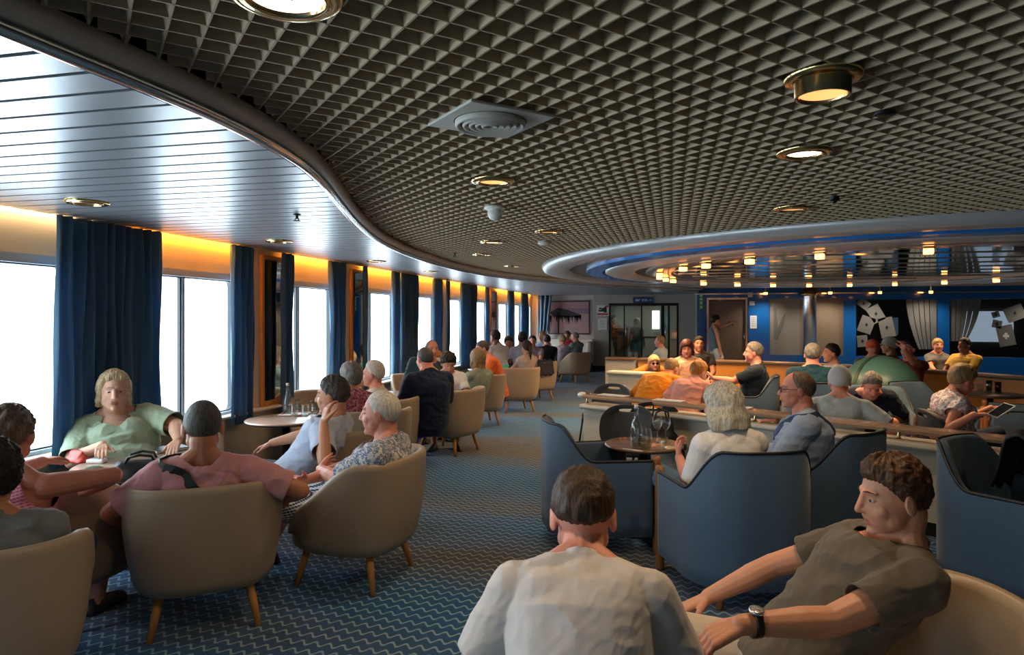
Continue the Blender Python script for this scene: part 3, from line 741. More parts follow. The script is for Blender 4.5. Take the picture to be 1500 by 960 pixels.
def make_tub(name, loc, rz, label, group):
    r = empty(name, (loc[0], loc[1], 0), rz, label, 'armchair', group)
    pm = R(132)
    def h(ph):
        p = abs(ph); t = .735 - .27 * sstep(R(58), R(132), p)
        if p > R(112): t -= .10 * ((p - R(112)) / (pm - R(112))) ** 2.2
        return t
    prof = [(.66, .20, 0), (.80, .215, 0), (.875, .27, 0), (.935, .38, 0), (.975, .50, 0), (1.0, -.04, 1), (.995, -.014, 1), (.965, .0, 1), (.9, -.004, 1), (.862, -.03, 1), (.835, .45, 0), (.8, .39, 0), (.7, .36, 0), (.66, .30, 0)]
    s = shell(h, prof, .375, .355, 3.1, pm).build('backrest', LEATHER, r)
    rings = []
    for k, z in ((.60, .205), (.72, .21), (.78, .235), (.80, .28), (.79, .325), (.74, .35), (.5, .36)):
        rings.append([Vector((sup(2 * PI * i / 40, .37, .37, 3.)[0] * k, sup(2 * PI * i / 40, .37, .37, 3.)[1] * k + .065, z)) for i in range(40)])
    MB().rings(rings).build('seat', LEATHS, r)
    for sx_ in (-1, 1):
        for sy_ in (-1, 1):
            MB().tube([(sx_ * .19, sy_ * .19 + .02, .24), (sx_ * .215, sy_ * .215 + .02, .12), (sx_ * .24, sy_ * .245 + .02, .0)], [.022, .02, .014], 12).build('leg', WOODLEG, r)
    return r
TUBS = [  # position heading label
    ((-2.32, 3.04), 37, 'beige tub armchair under the man in the pink tee, its back to the camera'),
    ((-1.80, 3.72), 86, 'beige tub armchair of the elderly man in the patterned shirt'),
    ((-3.06, 2.92), 5, 'beige tub armchair of the woman in the pink sleeveless top'),
    ((-2.52, 2.02), 44, 'beige tub armchair cut by the lower left corner, below the dark haired head'),
    ((-2.38, 4.66), 88, 'beige tub armchair of the man in white resting his head on a hand'),
    ((-3.64, 4.36), -142, 'beige tub armchair of the woman in green in front of the wide curtain'),
    ((-3.62, 6.66), 205, 'empty beige tub armchair behind the table with the carafe and glasses'),
    ((-3.45, 9.0), 215, 'pale beige tub armchair by the window behind the white haired man'),
    ((-2.66, 5.66), 40, 'beige tub armchair of the grey haired woman in the dark pink dress'),
    ((-2.85, 6.48), 95, 'beige tub armchair of the white haired man near the second mirror'),
    ((-2.47, 7.45), 75, 'beige tub armchair nearest the aisle, holding the man in navy'),
    ((-2.72, 9.5), 30, 'beige tub armchair backing onto the aisle below the orange hair clip woman'),
    ((-2.5, 10.95), 30, 'dim beige tub armchair between the hair clip woman and the dark jacket'),
    ((-2.48, 12.5), 40, 'beige tub armchair with a dark jacket hung over its arm'),
    ((-3.1, 16.4), 20, 'far beige tub armchair of the man in the black shirt'),
    ((-2.25, 16.1), 60, 'far beige tub armchair at the end of the row, seen from its side'),
    ((.63, 2.05), 98, 'beige tub armchair under the man in the olive tee, at the lower right'),
]
tub0 = None
TG = 'beige tub armchairs'
for (x, y), rz, lb in TUBS:
    if tub0 is None: tub0 = make_tub('tub_armchair', (x, y), R(rz), lb, TG)
    else:
        c = copy_tree(tub0); c.location = (x, y, 0); c.rotation_euler = (0, 0, R(rz)); c['label'] = lb
def plan_u(t):
    """U-shaped plan, t from -1 (left post) over 0 (middle of the back) to 1: point and outward normal"""
    w, r, yb, yf = .355, .30, -.36, .28
    L1 = yf - (yb + r); La = r * PI / 2; Lb = 2 * (w - r); half = L1 + La + Lb / 2
    s = (1 - abs(t)) * half; sg = 1 if t > 0 else -1
    if s < L1: p = (w + .02 * (1 - s / L1), yf - s); n = (1, 0)
    elif s < L1 + La: a = (s - L1) / r; p = (w - r + r * math.cos(a), yb + r - r * math.sin(a)); n = (math.cos(a), -math.sin(a))
    else: p = (w - r - (s - L1 - La), yb); n = (0, -1)
    return (p[0] * sg, p[1]), (n[0] * sg, n[1])
def make_blue(name, loc, rz, label, group):
    r = empty(name, (loc[0], loc[1], 0), rz, label, 'armchair', group)
    def h(t): return .605 + .225 * (1 - sstep(.26, .56, abs(t))) 
    prof = [(-.035, .11, 0), (-.004, .115, 0), (0, .2, 0), (0, .40, 0), (0, -.02, 1), (-.006, -.003, 1), (-.03, 0, 1), (-.052, -.012, 1), (-.058, .45, 0), (-.058, .3, 0), (-.058, .12, 0)]
    rs = []; pts = []; n = 60
    for i in range(n + 1):
        t = -1 + 2 * i / n; p, m_ = plan_u(t); H_ = h(t)
        rs.append([Vector((p[0] + m_[0] * o, p[1] + m_[1] * o, H_ + z if rel else min(z, H_ - .05))) for o, z, rel in prof])
        pts.append((p[0] - m_[0] * .006, p[1] - m_[1] * .006, H_ - .002))
    s = MB().rings(rs, True, True, True).build('backrest', BLUEF, r)
    MB().tube(pts, .009, 8).build('piping', PIPE, s)
    rings = []
    for k, z in ((.8, .115), (.83, .14), (.84, .31), (.83, .355), (.78, .375), (.5, .385)):
        rings.append([Vector((sup(2 * PI * i / 40, .345, .36, 3.2)[0] * k, sup(2 * PI * i / 40, .345, .36, 3.2)[1] * k + .01, z)) for i in range(40)])
    MB().rings(rings).build('seat', BLUED, r)
    for s_ in (-1, 1):
        MB().lathe([(.001, 0), (.022, 0), (.025, .02), (.027, .6), (.024, .628), (.001, .632)], (s_ * .348, .315, 0), 18).build('arm_post', POSTW, r)
        MB().tube([(s_ * .2, -.24, .12), (s_ * .22, -.27, 0)], [.022, .018], 10).build('leg', POSTW, r)
    return r
BLUES = [
    ((.36, 4.04), 19, 'slate blue armchair of the white haired woman, its arched back to the camera'),
    ((.93, 4.75), 50, 'dark slate blue armchair of the man with the blue strap'),
    ((-.52, 4.72), -68, 'empty slate blue armchair left of the small round table, lit on its outer side'),
    ((1.83, 4.24), -132, 'slate blue armchair at the right edge with a dark jacket in it'),
    ((2.62, 7.95), -150, 'tall blue armchair back beside the man in navy who looks down'),
    ((3.5, 8.0), 70, 'blue armchair cut by the right edge behind the tablet woman'),
    ((.9, 8.75), 80, 'blue armchair of the grey haired man in the dark polo'),
    ((1.58, 8.25), -10, 'blue armchair of the grey haired person in teal seen from behind'),
    ((1.95, 7.4), 165, 'blue armchair of the grey haired man in navy who looks down'),
]
blue0 = None
for (x, y), rz, lb in BLUES:
    if blue0 is None: blue0 = make_blue('barrel_armchair', (x, y), R(rz), lb, 'blue barrel armchairs')
    else:
        c = copy_tree(blue0); c.location = (x, y, 0); c.rotation_euler = (0, 0, R(rz)); c['label'] = lb
# ---- dark meeting chairs with a slot in the back
DARKF = mat('charcoal_chair', '#2c2d31', .6, bump=.1, bscale=200)
def make_slot(name, loc, rz, label, group):
    r = empty(name, (loc[0], loc[1], 0), rz, label, 'chair', group)
    n = 56; out = []; inn = []
    for k in range(n):
        a = 2 * PI * k / n + PI / n; c, s = math.cos(a), math.sin(a)
        e = 2.6; q = (abs(c) ** e + abs(s) ** e) ** (-1 / e)
        out.append((.25 * c * q, .60 + .235 * s * q)); inn.append((.085 * c * q, .775 + .018 * s * q))
    def P3(p, t): return Vector((p[0], -.24 + .9 * p[0] ** 2 * 1. - (p[1] - .45) * .16 + t, p[1]))
    mb = MB(); L = [[P3(p, .022) for p in out], [P3(p, .022) for p in inn], [P3(p, -.022) for p in inn], [P3(p, -.022) for p in out]]; L.append(L[0])
    mb.rings(L, True, False, False); mb.build('backrest', DARKF, r, bevel=.006)
    rg = []
    for k, z in ((.9, .40), (1., .415), (1.0, .455), (.94, .475), (.5, .48)): rg.append([Vector((sup(2 * PI * i / 36, .24, .23, 3)[0] * k, sup(2 * PI * i / 36, .24, .23, 3)[1] * k, z)) for i in range(36)])
    MB().rings(rg).build('seat', DARKF, r)
    for sx_ in (-1, 1):
        for sy_ in (-1, 1): MB().tube([(sx_ * .19, sy_ * .17, .41), (sx_ * .22, sy_ * .22, 0)], .012, 8).build('leg', BLACKM, r)
    return r
s0 = make_slot('slotted_chair', (-.40, 6.02), R(178), 'dark chair with a slotted back, left of the pair by the white partition', 'dark chairs with a slotted back')
for (x, y), rz, lb in (((2.42, 6.62), -84, 'dark slotted chair of the woman reading a tablet'), ((-.12, 6.3), 190, 'dark chair with a slotted back, right of the pair by the white partition'), ((-.78, 8.05), 160, 'dark slotted chair beyond the white partition, left of the man in orange')):
    c = copy_tree(s0); c.scale = (1, 1, .88); c.location = (x, y, 0); c.rotation_euler = (0, 0, R(rz)); c['label'] = lb
s0.scale = (1, 1, .88)
# ---- round tables
TOPM = mat('table_laminate', '#b39a8a', .25, var=.05, vscale=4, coat=.2)
TOPD = mat('table_edge', '#6a5547', .4)
def make_table(loc, label, rt=.4, z=.6, top=TOPM, group='round lounge tables'):
    r = empty('round_table', (loc[0], loc[1], 0), 0, label, 'table', group)
    MB().lathe([(.001, z - .03), (rt - .02, z - .03), (rt - .002, z - .022), (rt, z - .012)], seg=48).build('edge', TOPD, r)
    MB().lathe([(rt, z - .012), (rt - .003, z - .003), (rt - .012, z), (.001, z)], seg=48).build('tabletop', top, r)
    MB().lathe([(.036, .03), (.034, .3), (.036, z - .05), (.1, z - .031)], seg=24).build('column', BLACKM, r)
    MB().lathe([(.001, 0), (.24, 0), (.24, .012), (.05, .03), (.036, .05)], seg=36).build('base', BLACKM, r)
    return r
T1 = Vector((-3.22, 3.72, .6)); T2 = Vector((-3.46, 5.64, .6)); T3 = Vector((-3.3, 7.8, .6)); T4 = Vector((-.20, 5.02, .62))
make_table(T1, 'round table covered with phones and bags in front of the woman in green', .46)
make_table(T2, 'round pinkish table holding a carafe, glasses and a red tray', .36)
make_table(T3, 'small round table right of the white haired man by the window', .36)
make_table(T4, 'round table with a glass jug between the blue armchairs', .28, .62, mat('table_walnut', '#80614a', .25, coat=.2))
make_table((-3.3, 12.1), 'far round table below the man in orange', .36)
make_table((-3.3, 14.6), 'farthest round table among the seated group by the windows', .36)
make_table((.45, 9.6), 'table between the man in orange and the woman in the peach top', .36, .62)
make_table((1.62, 6.62), 'low table before the man in navy looking down', .28, .6)
make_table((3.72, 9.3), 'small dark table with cups behind the tablet woman', .36, .62, mat('table_dark', '#3a3230', .3))
# ---- low white partitions with a rail
PARTW = mat('partition_white', '#c6bfae', .4, var=.02, vscale=3)
RAILW = mat('rail_gloss', '#a98a6f', .15, coat=.5, var=.1, vscale=5)
def partition(path, label, posts, zl=.65, panel=PARTW, ledge=PARTW, rail=True, th=.06, name='room_divider'):
    c = path[len(path) // 2]
    r = empty(name, (c[0], c[1], 0), 0, label, 'partition'); P = [(p[0] - c[0], p[1] - c[1]) for p in path]
    MB().sweep(P, [(-th, .1), (th, .1), (th, zl - .05), (-th, zl - .05)], smooth=False).build('panel', panel, r)
    MB().sweep(P, [(-th + .02, 0), (th - .02, 0), (th - .02, .1), (-th + .02, .1)], smooth=False).build('plinth', mat('plinth_black', '#141414', .5), r)
    MB().sweep(P, [(-th - .06, zl - .05), (th + .06, zl - .05), (th + .075, zl - .03), (th + .07, zl), (-th - .07, zl), (-th - .075, zl - .03)], smooth=False).build('ledge', ledge, r, bevel=.006)
    if rail:
        MB().sweep(P, [(-.07, zl + .055), (.07, zl + .055), (.08, zl + .075), (.07, zl + .095), (-.07, zl + .095), (-.08, zl + .075)], smooth=False).build('rail', RAILW, r)
        for k in posts:
            q = P[min(len(P) - 1, int(k * (len(P) - 1)))]
            MB().lathe([(.018, zl), (.011, zl + .01), (.011, zl + .058)], (q[0], q[1], 0), 12).build('post', BRASS, r)
    return r
A_ = at(860, 7.05); B_ = at(1390, 4.72); C_ = at(1700, 4.0)
pp = spline([(A_.x, A_.y, 0), ((A_.x * .55 + B_.x * .45) + .03, (A_.y * .55 + B_.y * .45) + .06, 0), (B_.x, B_.y, 0), (C_.x, C_.y, 0)], 10)
RAILP = [(p.x, p.y) for p in pp]
partition(RAILP, 'long low white partition with a glossy rail behind the blue armchairs', (.02, .2, .4, .6, .8, 1))
a_ = at(893, 11.3); b_ = at(1010, 10.6)
partition([(a_.x, a_.y), ((a_.x + b_.x) / 2, (a_.y + b_.y) / 2), (b_.x, b_.y)], 'short white partition end behind the man in the orange tee', (), .66, rail=False)
ORP = mat('amber_laminate', '#f0a04c', .35, var=.06, vscale=3)
q = [at(887, 13.5), at(905, 13.45), at(932, 13.3)]
partition([(p.x, p.y) for p in q], 'cream end of the far counter with a brown top, left of the amber partition', (), .76, ledge=mat('ledge_brown', '#8a6a4c', .3), rail=False, th=.07, name='counter_divider')
q = [at(936, 13.26), at(980, 13.0), at(1110, 12.2), at(1240, 11.3), at(1340, 10.4), at(1500, 9.0), at(1640, 8.0)]
pp = spline([(p.x, p.y, 0) for p in q], 8)
partition([(p.x, p.y) for p in pp], 'long amber toned partition running behind the far seated people', (), .76, panel=ORP, ledge=mat('ledge_brown', '#8a6a4c', .3), rail=False, th=.07, name='counter_divider')
# ---- green dome
p = at(1290, 8.15)
t = empty('dome_counter', (p.x, p.y, 0), 0, 'big pale green dome behind the man in navy looking down', 'dome')
MB().lathe([(.43 * math.cos(a), .66 + .42 * math.sin(a)) for a in np.linspace(0, PI / 2 - .01, 18)], seg=56).build('dome', mat('dome_green', '#466e68', .35, var=.05, vscale=2), t)
band = [(.437 * math.cos(a), .66 + .427 * math.sin(a)) for a in np.linspace(.02, PI - .02, 30)]
bm_ = MB(); bm_.rings([[Vector((c * k_, yy, .66 + (z - .66) * k_)) for k_, yy in ((1, -.02), (1, .02), (.975, .02), (.975, -.02))] for c, z in band], True, True, True, smooth=False)
b2 = bm_.build('meridian_band', mat('band_dark', '#2d3b33', .4), t); b2.rotation_euler = (0, 0, R(35))
MB().lathe([(.45, .58), (.47, .6), (.47, .65), (.43, .67)], seg=56).build('rim', mat('rim_dark_wood', '#35261c', .4), t)
MB().lathe([(.28, 0), (.28, .05), (.2, .1), (.24, .48), (.45, .585)], seg=40, cap0=True).build('stand', mat('rim_dark_wood', '#35261c', .4), t)
# ================================================================ PEOPLE
def skin_mat(name, col):
    if name in MATS: return MATS[name]
    m = mat(name, col, .5, var=.06, vscale=14, bump=.12, bscale=180, spec=.35)
    b = m.node_tree.nodes['Principled BSDF']; b.inputs['Subsurface Weight'].default_value = .12; b.inputs['Subsurface Radius'].default_value = (.012, .004, .002); b.inputs['Subsurface Scale'].default_value = .5
    return m
def cloth(name, col, bump=.35): return mat('cloth_' + name, col, .85, var=.07, vscale=9, bump=bump, bscale=22, spec=.2, sheen=.1)
def hair_mat(name, c0, c1):
    n = 'hair_' + name
    if n in MATS: return MATS[n]
    m, nt, b = nodes_of(n); N = nt.nodes.new; L = nt.links.new
    tc = N('ShaderNodeTexCoord'); mp = N('ShaderNodeMapping'); mp.inputs['Scale'].default_value = (70, 70, 9); L(tc.outputs['Object'], mp.inputs[0])
    nz = N('ShaderNodeTexNoise'); nz.inputs['Scale'].default_value = 1.6; nz.inputs['Detail'].default_value = 5; L(mp.outputs[0], nz.inputs['Vector'])
    rp = N('ShaderNodeValToRGB'); rp.color_ramp.elements[0].position = .32; rp.color_ramp.elements[1].position = .7
    rp.color_ramp.elements[0].color = lin(c0); rp.color_ramp.elements[1].color = lin(c1)
    L(nz.outputs['Fac'], rp.inputs[0]); L(rp.outputs[0], b.inputs['Base Color'])
    bp = N('ShaderNodeBump'); bp.inputs['Strength'].default_value = .7; bp.inputs['Distance'].default_value = .006; L(nz.outputs['Fac'], bp.inputs['Height']); L(bp.outputs[0], b.inputs['Normal'])
    b.inputs['Roughness'].default_value = .55; b.inputs['Specular IOR Level'].default_value = .3
    MATS[n] = m; return m
def pattern_mat(name, base, cols, scale=60, kind='voronoi'):
    n = 'cloth_' + name
    if n in MATS: return MATS[n]
    m, nt, b = nodes_of(n); N = nt.nodes.new; L = nt.links.new
    tc = N('ShaderNodeTexCoord')
    if kind == 'plaid':
        mp = N('ShaderNodeMapping'); mp.inputs['Rotation'].default_value = (.2, .3, .5); L(tc.outputs['Object'], mp.inputs[0])
        outs = []
        for d, s_ in (('X', scale), ('Z', scale * .8)):
            w = N('ShaderNodeTexWave'); w.bands_direction = d; w.inputs['Scale'].default_value = s_; w.inputs['Distortion'].default_value = .4; L(mp.outputs[0], w.inputs['Vector']); outs.append(w.outputs['Fac'])
        ad = N('ShaderNodeMath'); ad.operation = 'MULTIPLY_ADD'; L(outs[0], ad.inputs[0]); ad.inputs[1].default_value = .55; L(outs[1], ad.inputs[2]); fac = ad.outputs[0]
        th = (.35, 1.0)
    else:
        v = N('ShaderNodeTexVoronoi'); v.inputs['Scale'].default_value = scale; L(tc.outputs['Object'], v.inputs['Vector'])
        nz = N('ShaderNodeTexNoise'); nz.inputs['Scale'].default_value = scale * .5; L(tc.outputs['Object'], nz.inputs['Vector'])
        ad = N('ShaderNodeMath'); ad.operation = 'MULTIPLY_ADD'; L(v.outputs['Distance'], ad.inputs[0]); ad.inputs[1].default_value = .9; L(nz.outputs['Fac'], ad.inputs[2]); fac = ad.outputs[0]
        th = (.45, 1.15)
    sc = N('ShaderNodeMapRange'); sc.inputs['From Min'].default_value = th[0]; sc.inputs['From Max'].default_value = th[1]; L(fac, sc.inputs['Value'])
    rp = N('ShaderNodeValToRGB'); rp.color_ramp.interpolation = 'CONSTANT' if kind != 'plaid' else 'LINEAR'
    allc = [base] + list(cols)
    rp.color_ramp.elements[0].color = lin(allc[0]); rp.color_ramp.elements[1].color = lin(allc[-1]); rp.color_ramp.elements[1].position = .8
    for k, c in enumerate(allc[1:-1]):
        e = rp.color_ramp.elements.new(.3 + .5 * k / max(1, len(allc) - 2)); e.color = lin(c)
    L(sc.outputs[0], rp.inputs[0]); L(rp.outputs[0], b.inputs['Base Color']); b.inputs['Roughness'].default_value = .85; b.inputs['Specular IOR Level'].default_value = .2
    MATS[n] = m; return m
SKIN = {'pale': skin_mat('skin_pale', '#d8a88f'), 'mid': skin_mat('skin_mid', '#c68e70'), 'tan': skin_mat('skin_tan', '#b5785a'), 'red': skin_mat('skin_red', '#cf8c76'), 'brown': skin_mat('skin_brown', '#94604a')}
EYEW = mat('eye_white', '#cdc6be', .2); IRIS = mat('eye_iris', '#3a2c22', .2); GLASSF = mat('glasses_frame_black', '#15161a', .3); LIP = mat('lip_rose', '#b06a5c', .5)
GLENS = glass_mat('glasses_lens', '#e8eef0', .9); DLENS = mat('sunglass_lens', '#0d0d10', .08)
def remeshed(mb, voxel, smooth=2):
    me = mb.mesh('tmp'); o = bpy.data.objects.new('tmp', me); COL.objects.link(o)
    r = o.modifiers.new('r', 'REMESH'); r.mode = 'VOXEL'; r.voxel_size = voxel
    if smooth:
        s = o.modifiers.new('s', 'SMOOTH'); s.factor = .5; s.iterations = smooth
    dg = bpy.context.evaluated_depsgraph_get(); dg.update()
    ev = o.evaluated_get(dg); out = bpy.data.meshes.new_from_object(ev, depsgraph=dg)
    bpy.data.objects.remove(o); bpy.data.meshes.remove(me)
    out.polygons.foreach_set('use_smooth', [True] * len(out.polygons))
    return out
def mesh_obj(me, name, mats, parent):
    me.materials.clear()
    for m in (mats if isinstance(mats, (list, tuple)) else [mats]): me.materials.append(m)
    o = bpy.data.objects.new(name, me); COL.objects.link(o); o.parent = parent; return o
def drop_faces(me, fn):
    """delete faces whose centre satisfies fn(array of centres)"""
    n = len(me.polygons); c = np.empty(n * 3); me.polygons.foreach_get('center', c); c = c.reshape(-1, 3)
    kill = fn(c)
    if not kill.any(): return
    bm = bmesh.new(); bm.from_mesh(me); bm.faces.ensure_lookup_table()
    bmesh.ops.delete(bm, geom=[bm.faces[i] for i in np.nonzero(kill)[0]], context='FACES')
    for _ in range(8):
        nw = []
        for v in bm.verts:
            nb_ = [e.other_vert(v).co for e in v.link_edges if e.is_boundary]
            if len(nb_) == 2: nw.append((v, v.co * .4 + (nb_[0] + nb_[1]) * .3))
        for v, c_ in nw: v.co = c_
    bm.to_mesh(me); bm.free()
def ik(s, t, a, b, pole):
    s, t, pole = Vector(s), Vector(t), Vector(pole); d = t - s; L = d.length
    if L > (a + b) * .999: t = s + d.normalized() * (a + b) * .999; d = t - s; L = d.length
    if L < abs(a - b) + .02: t = s + d.normalized() * (abs(a - b) + .02); d = t - s; L = d.length
    n = d.normalized(); x = (a * a - b * b + L * L) / (2 * L); h = math.sqrt(max(0, a * a - x * x))
    p = pole - n * pole.dot(n)
    p = p.normalized() if p.length > 1e-5 else Vector((0, 0, 1))
    return s + n * x + p * h, t
ELLS = [((0, -.015, .028), (.077, .098, .096)), ((0, .018, -.03), (.069, .078, .088)), ((0, .035, -.07), (.048, .05, .05))]
def skull_r(dirs):
    best = np.zeros(len(dirs))
    for c, r in ELLS:
        c = np.array(c); r = np.array(r); d = dirs / r; o = -c / r * -1
        o = -(np.array(c)) / r
        A = (d * d).sum(1); B = 2 * (d * o).sum(1); Cc = (o * o).sum() - 1
        disc = B * B - 4 * A * Cc
        t = np.where(disc > 0, (-B + np.sqrt(np.maximum(disc, 0))) / (2 * A), 0)
        best = np.maximum(best, t)
    return best
HAIRS = {  # hairline elevation at azimuth 0,45,75,90,110,140,180 ; thickness top, side, back
    'short': ([50, 45, 26, 5, -10, -24, -31], .018, .009, .012),
    'buzz': ([44, 38, 24, 8, -10, -30, -38], .005, .0035, .004),
    'thick': ([36, 30, 14, 0, -18, -36, -46], .028, .016, .02),
    'quiff': ([50, 46, 24, 2, -12, -28, -34], .019, .005, .011),
    'fade': ([50, 45, 26, 12, 2, -8, -14], .017, .007, .010),
    'bob': ([36, 26, -8, -40, -55, -62, -64], .03, .024, .026),
    'sweptbob': ([56, 46, 8, -36, -55, -62, -64], .026, .022, .026),
    'long': ([38, 26, -8, -50, -66, -72, -74], .024, .02, .022),
    'tied': ([36, 28, 12, 0, -14, -34, -44], .014, .01, .012),
    'receding': ([64, 54, 30, 8, -8, -22, -30], .006, .005, .007),
    'ring': ([90, 86, 36, 14, 0, -22, -38], .003, .010, .012),
}
def hair_mesh(style, seg=56, rg=40, bob=.14, wild=.004, seed=0, bobw=.112, fine=False):
    line, tt, ts, tb = HAIRS[style]; rnd = np.random.RandomState(seed)
    ph0 = rnd.uniform(0, 6, 2)
    el = np.radians(np.linspace(-89, 89, rg)); az = np.linspace(0, 2 * PI, seg, endpoint=False)
    E, A = np.meshgrid(el, az, indexing='ij'); E = E.ravel(); A = A.ravel()
    D = np.stack([np.sin(A) * np.cos(E), np.cos(A) * np.cos(E), np.sin(E)], 1)
    r0 = skull_r(D); aa = np.degrees(np.abs((A + PI) % (2 * PI) - PI))
    hl = np.interp(aa, [0, 45, 75, 90, 110, 140, 180], line)
    hl = hl + 2.2 * np.sin(A * 11 + ph0[0]) * np.sin(A * 23 + ph0[1]); ed = np.degrees(E); m = np.clip((ed - hl) / 7, -1, 1)
    back = np.clip((aa - 60) / 80, 0, 1); top = np.clip((ed - 10) / 50, 0, 1)
    th = tt * top + (1 - top) * (ts * (1 - back) + tb * back)
    ph = rnd.uniform(0, 6, 6)
    nz = np.sin(A * 9 + ph[0] + 3 * np.sin(E * 4 + ph[1])) * .5 + np.sin(A * 17 + E * 6 + ph[2]) * .3 + np.sin(E * 15 + A * 5 + ph[3]) * .3
    th = th + nz * wild * ((.5 if style in ('bob', 'long', 'sweptbob') else 1) if tt > .008 else .1)
    fade = np.clip((ed - hl) / (28 if style in ('short', 'buzz', 'receding', 'ring', 'tied', 'quiff') else 14), 0, 1); fade = fade * (2 - fade)
    if style in ('bob', 'long', 'sweptbob'): fade = np.sqrt(np.maximum(m, 0)).clip(0, 1)
    r = r0 + np.where(m > 0, .0015 + th * fade, m * .02)
    if style in ('bob', 'long', 'sweptbob'):
        L = .25 if style == 'long' else bob
        low = (ed < 5) & (m > 0)
        rad = bobw + .006 * np.sin(A * 9 + ph[4]) + .003 * nz
        rb = np.minimum(rad / np.maximum(np.cos(E), .05), (L + .006 * np.sin(A * 7 + ph[5])) / np.maximum(-np.sin(E), .02))
        w = np.clip((5 - ed) / 25, 0, 1) * np.clip(m * 1.5, 0, 1)
        r = np.where(low, np.maximum(r, r * (1 - w) + rb * w), r)
    if style == 'quiff':
        q = np.clip(1 - aa / 70, 0, 1) * np.clip((ed - 30) / 20, 0, 1) * np.clip(1 - (ed - 60) / 40, 0, 1)
        r = r + .016 * q * (1 + .4 * nz)
    if fine:
        from mathutils import noise as MN
        am = .0028 if style in ('buzz',) else .010 if style in ('quiff', 'thick') else .006
        am = np.array([MN.noise((d[0] * 16 + seed, d[1] * 5, d[2] * 16)) + .5 * MN.noise((d[0] * 34, d[1] * 10 + seed, d[2] * 34)) for d in D]) * am * .5
        r = r + np.where(m > 0, am * np.clip(m * 2, 0, 1) * np.clip(th / .012, .25, 1.4), 0)
    P = D * r[:, None]
    mb = MB(); mb.rings([[Vector(P[i * seg + k]) for k in range(seg)] for i in range(rg)], True, True, True)
    return mb
def person(label, rz, head=None, pos=None, **k):
    g = k.get
    S = g('S', 1.0); fem = g('fem', False); fat = g('fat', 1.0); vox = g('vox', .0065)
    zh = g('zh', .50); rec, curl, twist, side = (R(g(q, dflt)) for q, dflt in (('rec', 8), ('curl', 0), ('twist', 0), ('side', 0)))
    hy, hp, hr = R(g('hy', 0)), R(g('hp', 0)), R(g('hr', 0))
    standing = g('stand', False)
    # --- spine
    Ls = [0, .15, .15, .12, .10]; fr = [0, .25, .55, .85, 1.0]
    hs = g('hs', 1.0); wS = .93 if fem else 1.0; hip_l = .092 * S; tq = 1.0
    def rot(f, rec, curl): return (Matrix.Rotation(twist * f, 3, 'Z') @ Matrix.Rotation(side * (.4 + .6 * f), 3, 'Y') @ Matrix.Rotation(rec - curl * f, 3, 'X'))
    Rh = Matrix.Rotation(twist + hy, 3, 'Z') @ Matrix.Rotation(hr, 3, 'Y') @ Matrix.Rotation(-hp, 3, 'X')
    def spine(zh, rec, curl, tq):
        lv = []; c = Vector((0, 0, zh))
        for L_, f in zip(Ls, fr):
            m_ = rot(f, rec, curl); c = c + m_ @ Vector((0, 0, L_ * S * tq)); lv.append((c.copy(), m_))
        nb, Rn = lv[-1]
        neckd = (Rn @ Vector((0, .03, .12)) + Vector((0, 0, .06))).normalized()
        skull_base = nb + neckd * .075 * S
        return lv, nb, Rn, neckd, skull_base, skull_base + Rh @ Vector((0, .030, .072)) * hs
    if head is not None:
        zz = HC - (head[1] - CY) / FPX * head[2]
        h0 = spine(zh, rec, curl, tq)[5].z
        if standing: zh += zz - h0
        else:
            zh = min(max(zh + zz - h0, g('zmin', .41)), .62)
            for k_ in range(60):
                if spine(zh, rec, curl, tq)[5].z <= zz + .005: break
                if rec < 0: rec -= R(.7); curl += R(.3)
                else: rec += R(.75); curl += R(.8)
                tq = max(.9, tq - .003)
    lv, nb, Rn, neckd, skull_base, hc = spine(zh, rec, curl, tq)
    def H(x, y, z): return hc + Rh @ (Vector((x, y, z)) * hs)
    HM = Matrix.Translation(hc) @ Rh.to_4x4() @ Matrix.Scale(hs, 4)
    # --- where it stands
    rzr = R(rz)
    if head is not None:
        w_ = at(head[0], head[2]); Rz = Matrix.Rotation(rzr, 3, 'Z'); off = Rz @ Vector((hc.x, hc.y, 0)); pos = (w_.x - off.x, w_.y - off.y)
        zz = HC - (head[1] - CY) / FPX * head[2]
        if abs(zz - hc.z) > .03: print('HEADZ %-60s wants %.2f has %.2f' % (label[:60], zz, hc.z))
    root = empty('person', (pos[0], pos[1], g('z0', 0)), rzr, label, 'person', g('group'))
    inv = (Matrix.Translation((pos[0], pos[1], g('z0', 0))) @ Matrix.Rotation(rzr, 4, 'Z')).inverted()
    def loc(t):
        if len(t) == 4: return inv @ at(t[0], t[2], HC - (t[1] - CY) / FPX * t[2])       # (u, v, depth, 'px')
        return Vector(t)
    # --- torso rings: (level, dz, half width, half depth, y offset)
    b_ = .02 * (fat - 1) * 10
    if fem: T = [(0, -.085, .10, .085, 0), (0, -.05, .165, .115, 0), (0, .02, .180, .125, -.005), (1, .0, .145, .105, 0), (2, -.01, .150, .110, .005), (3, -.03, .163, .118, .008), (3, .035, .152, .096, .006), (4, -.045, .122, .078, .006), (4, -.018, .085, .066, .004), (4, .012, .056, .056, 0)]
    else: T = [(0, -.085, .10, .085, 0), (0, -.05, .160, .11, 0), (0, .03, .170, .118, 0), (1, .0, .158, .110, .004), (2, -.01, .170, .118, .004), (3, -.02, .182, .122, .004), (3, .04, .170, .100, .006), (4, -.048, .135, .082, .006), (4, -.018, .092, .068, .004), (4, .012, .06, .06, 0)]
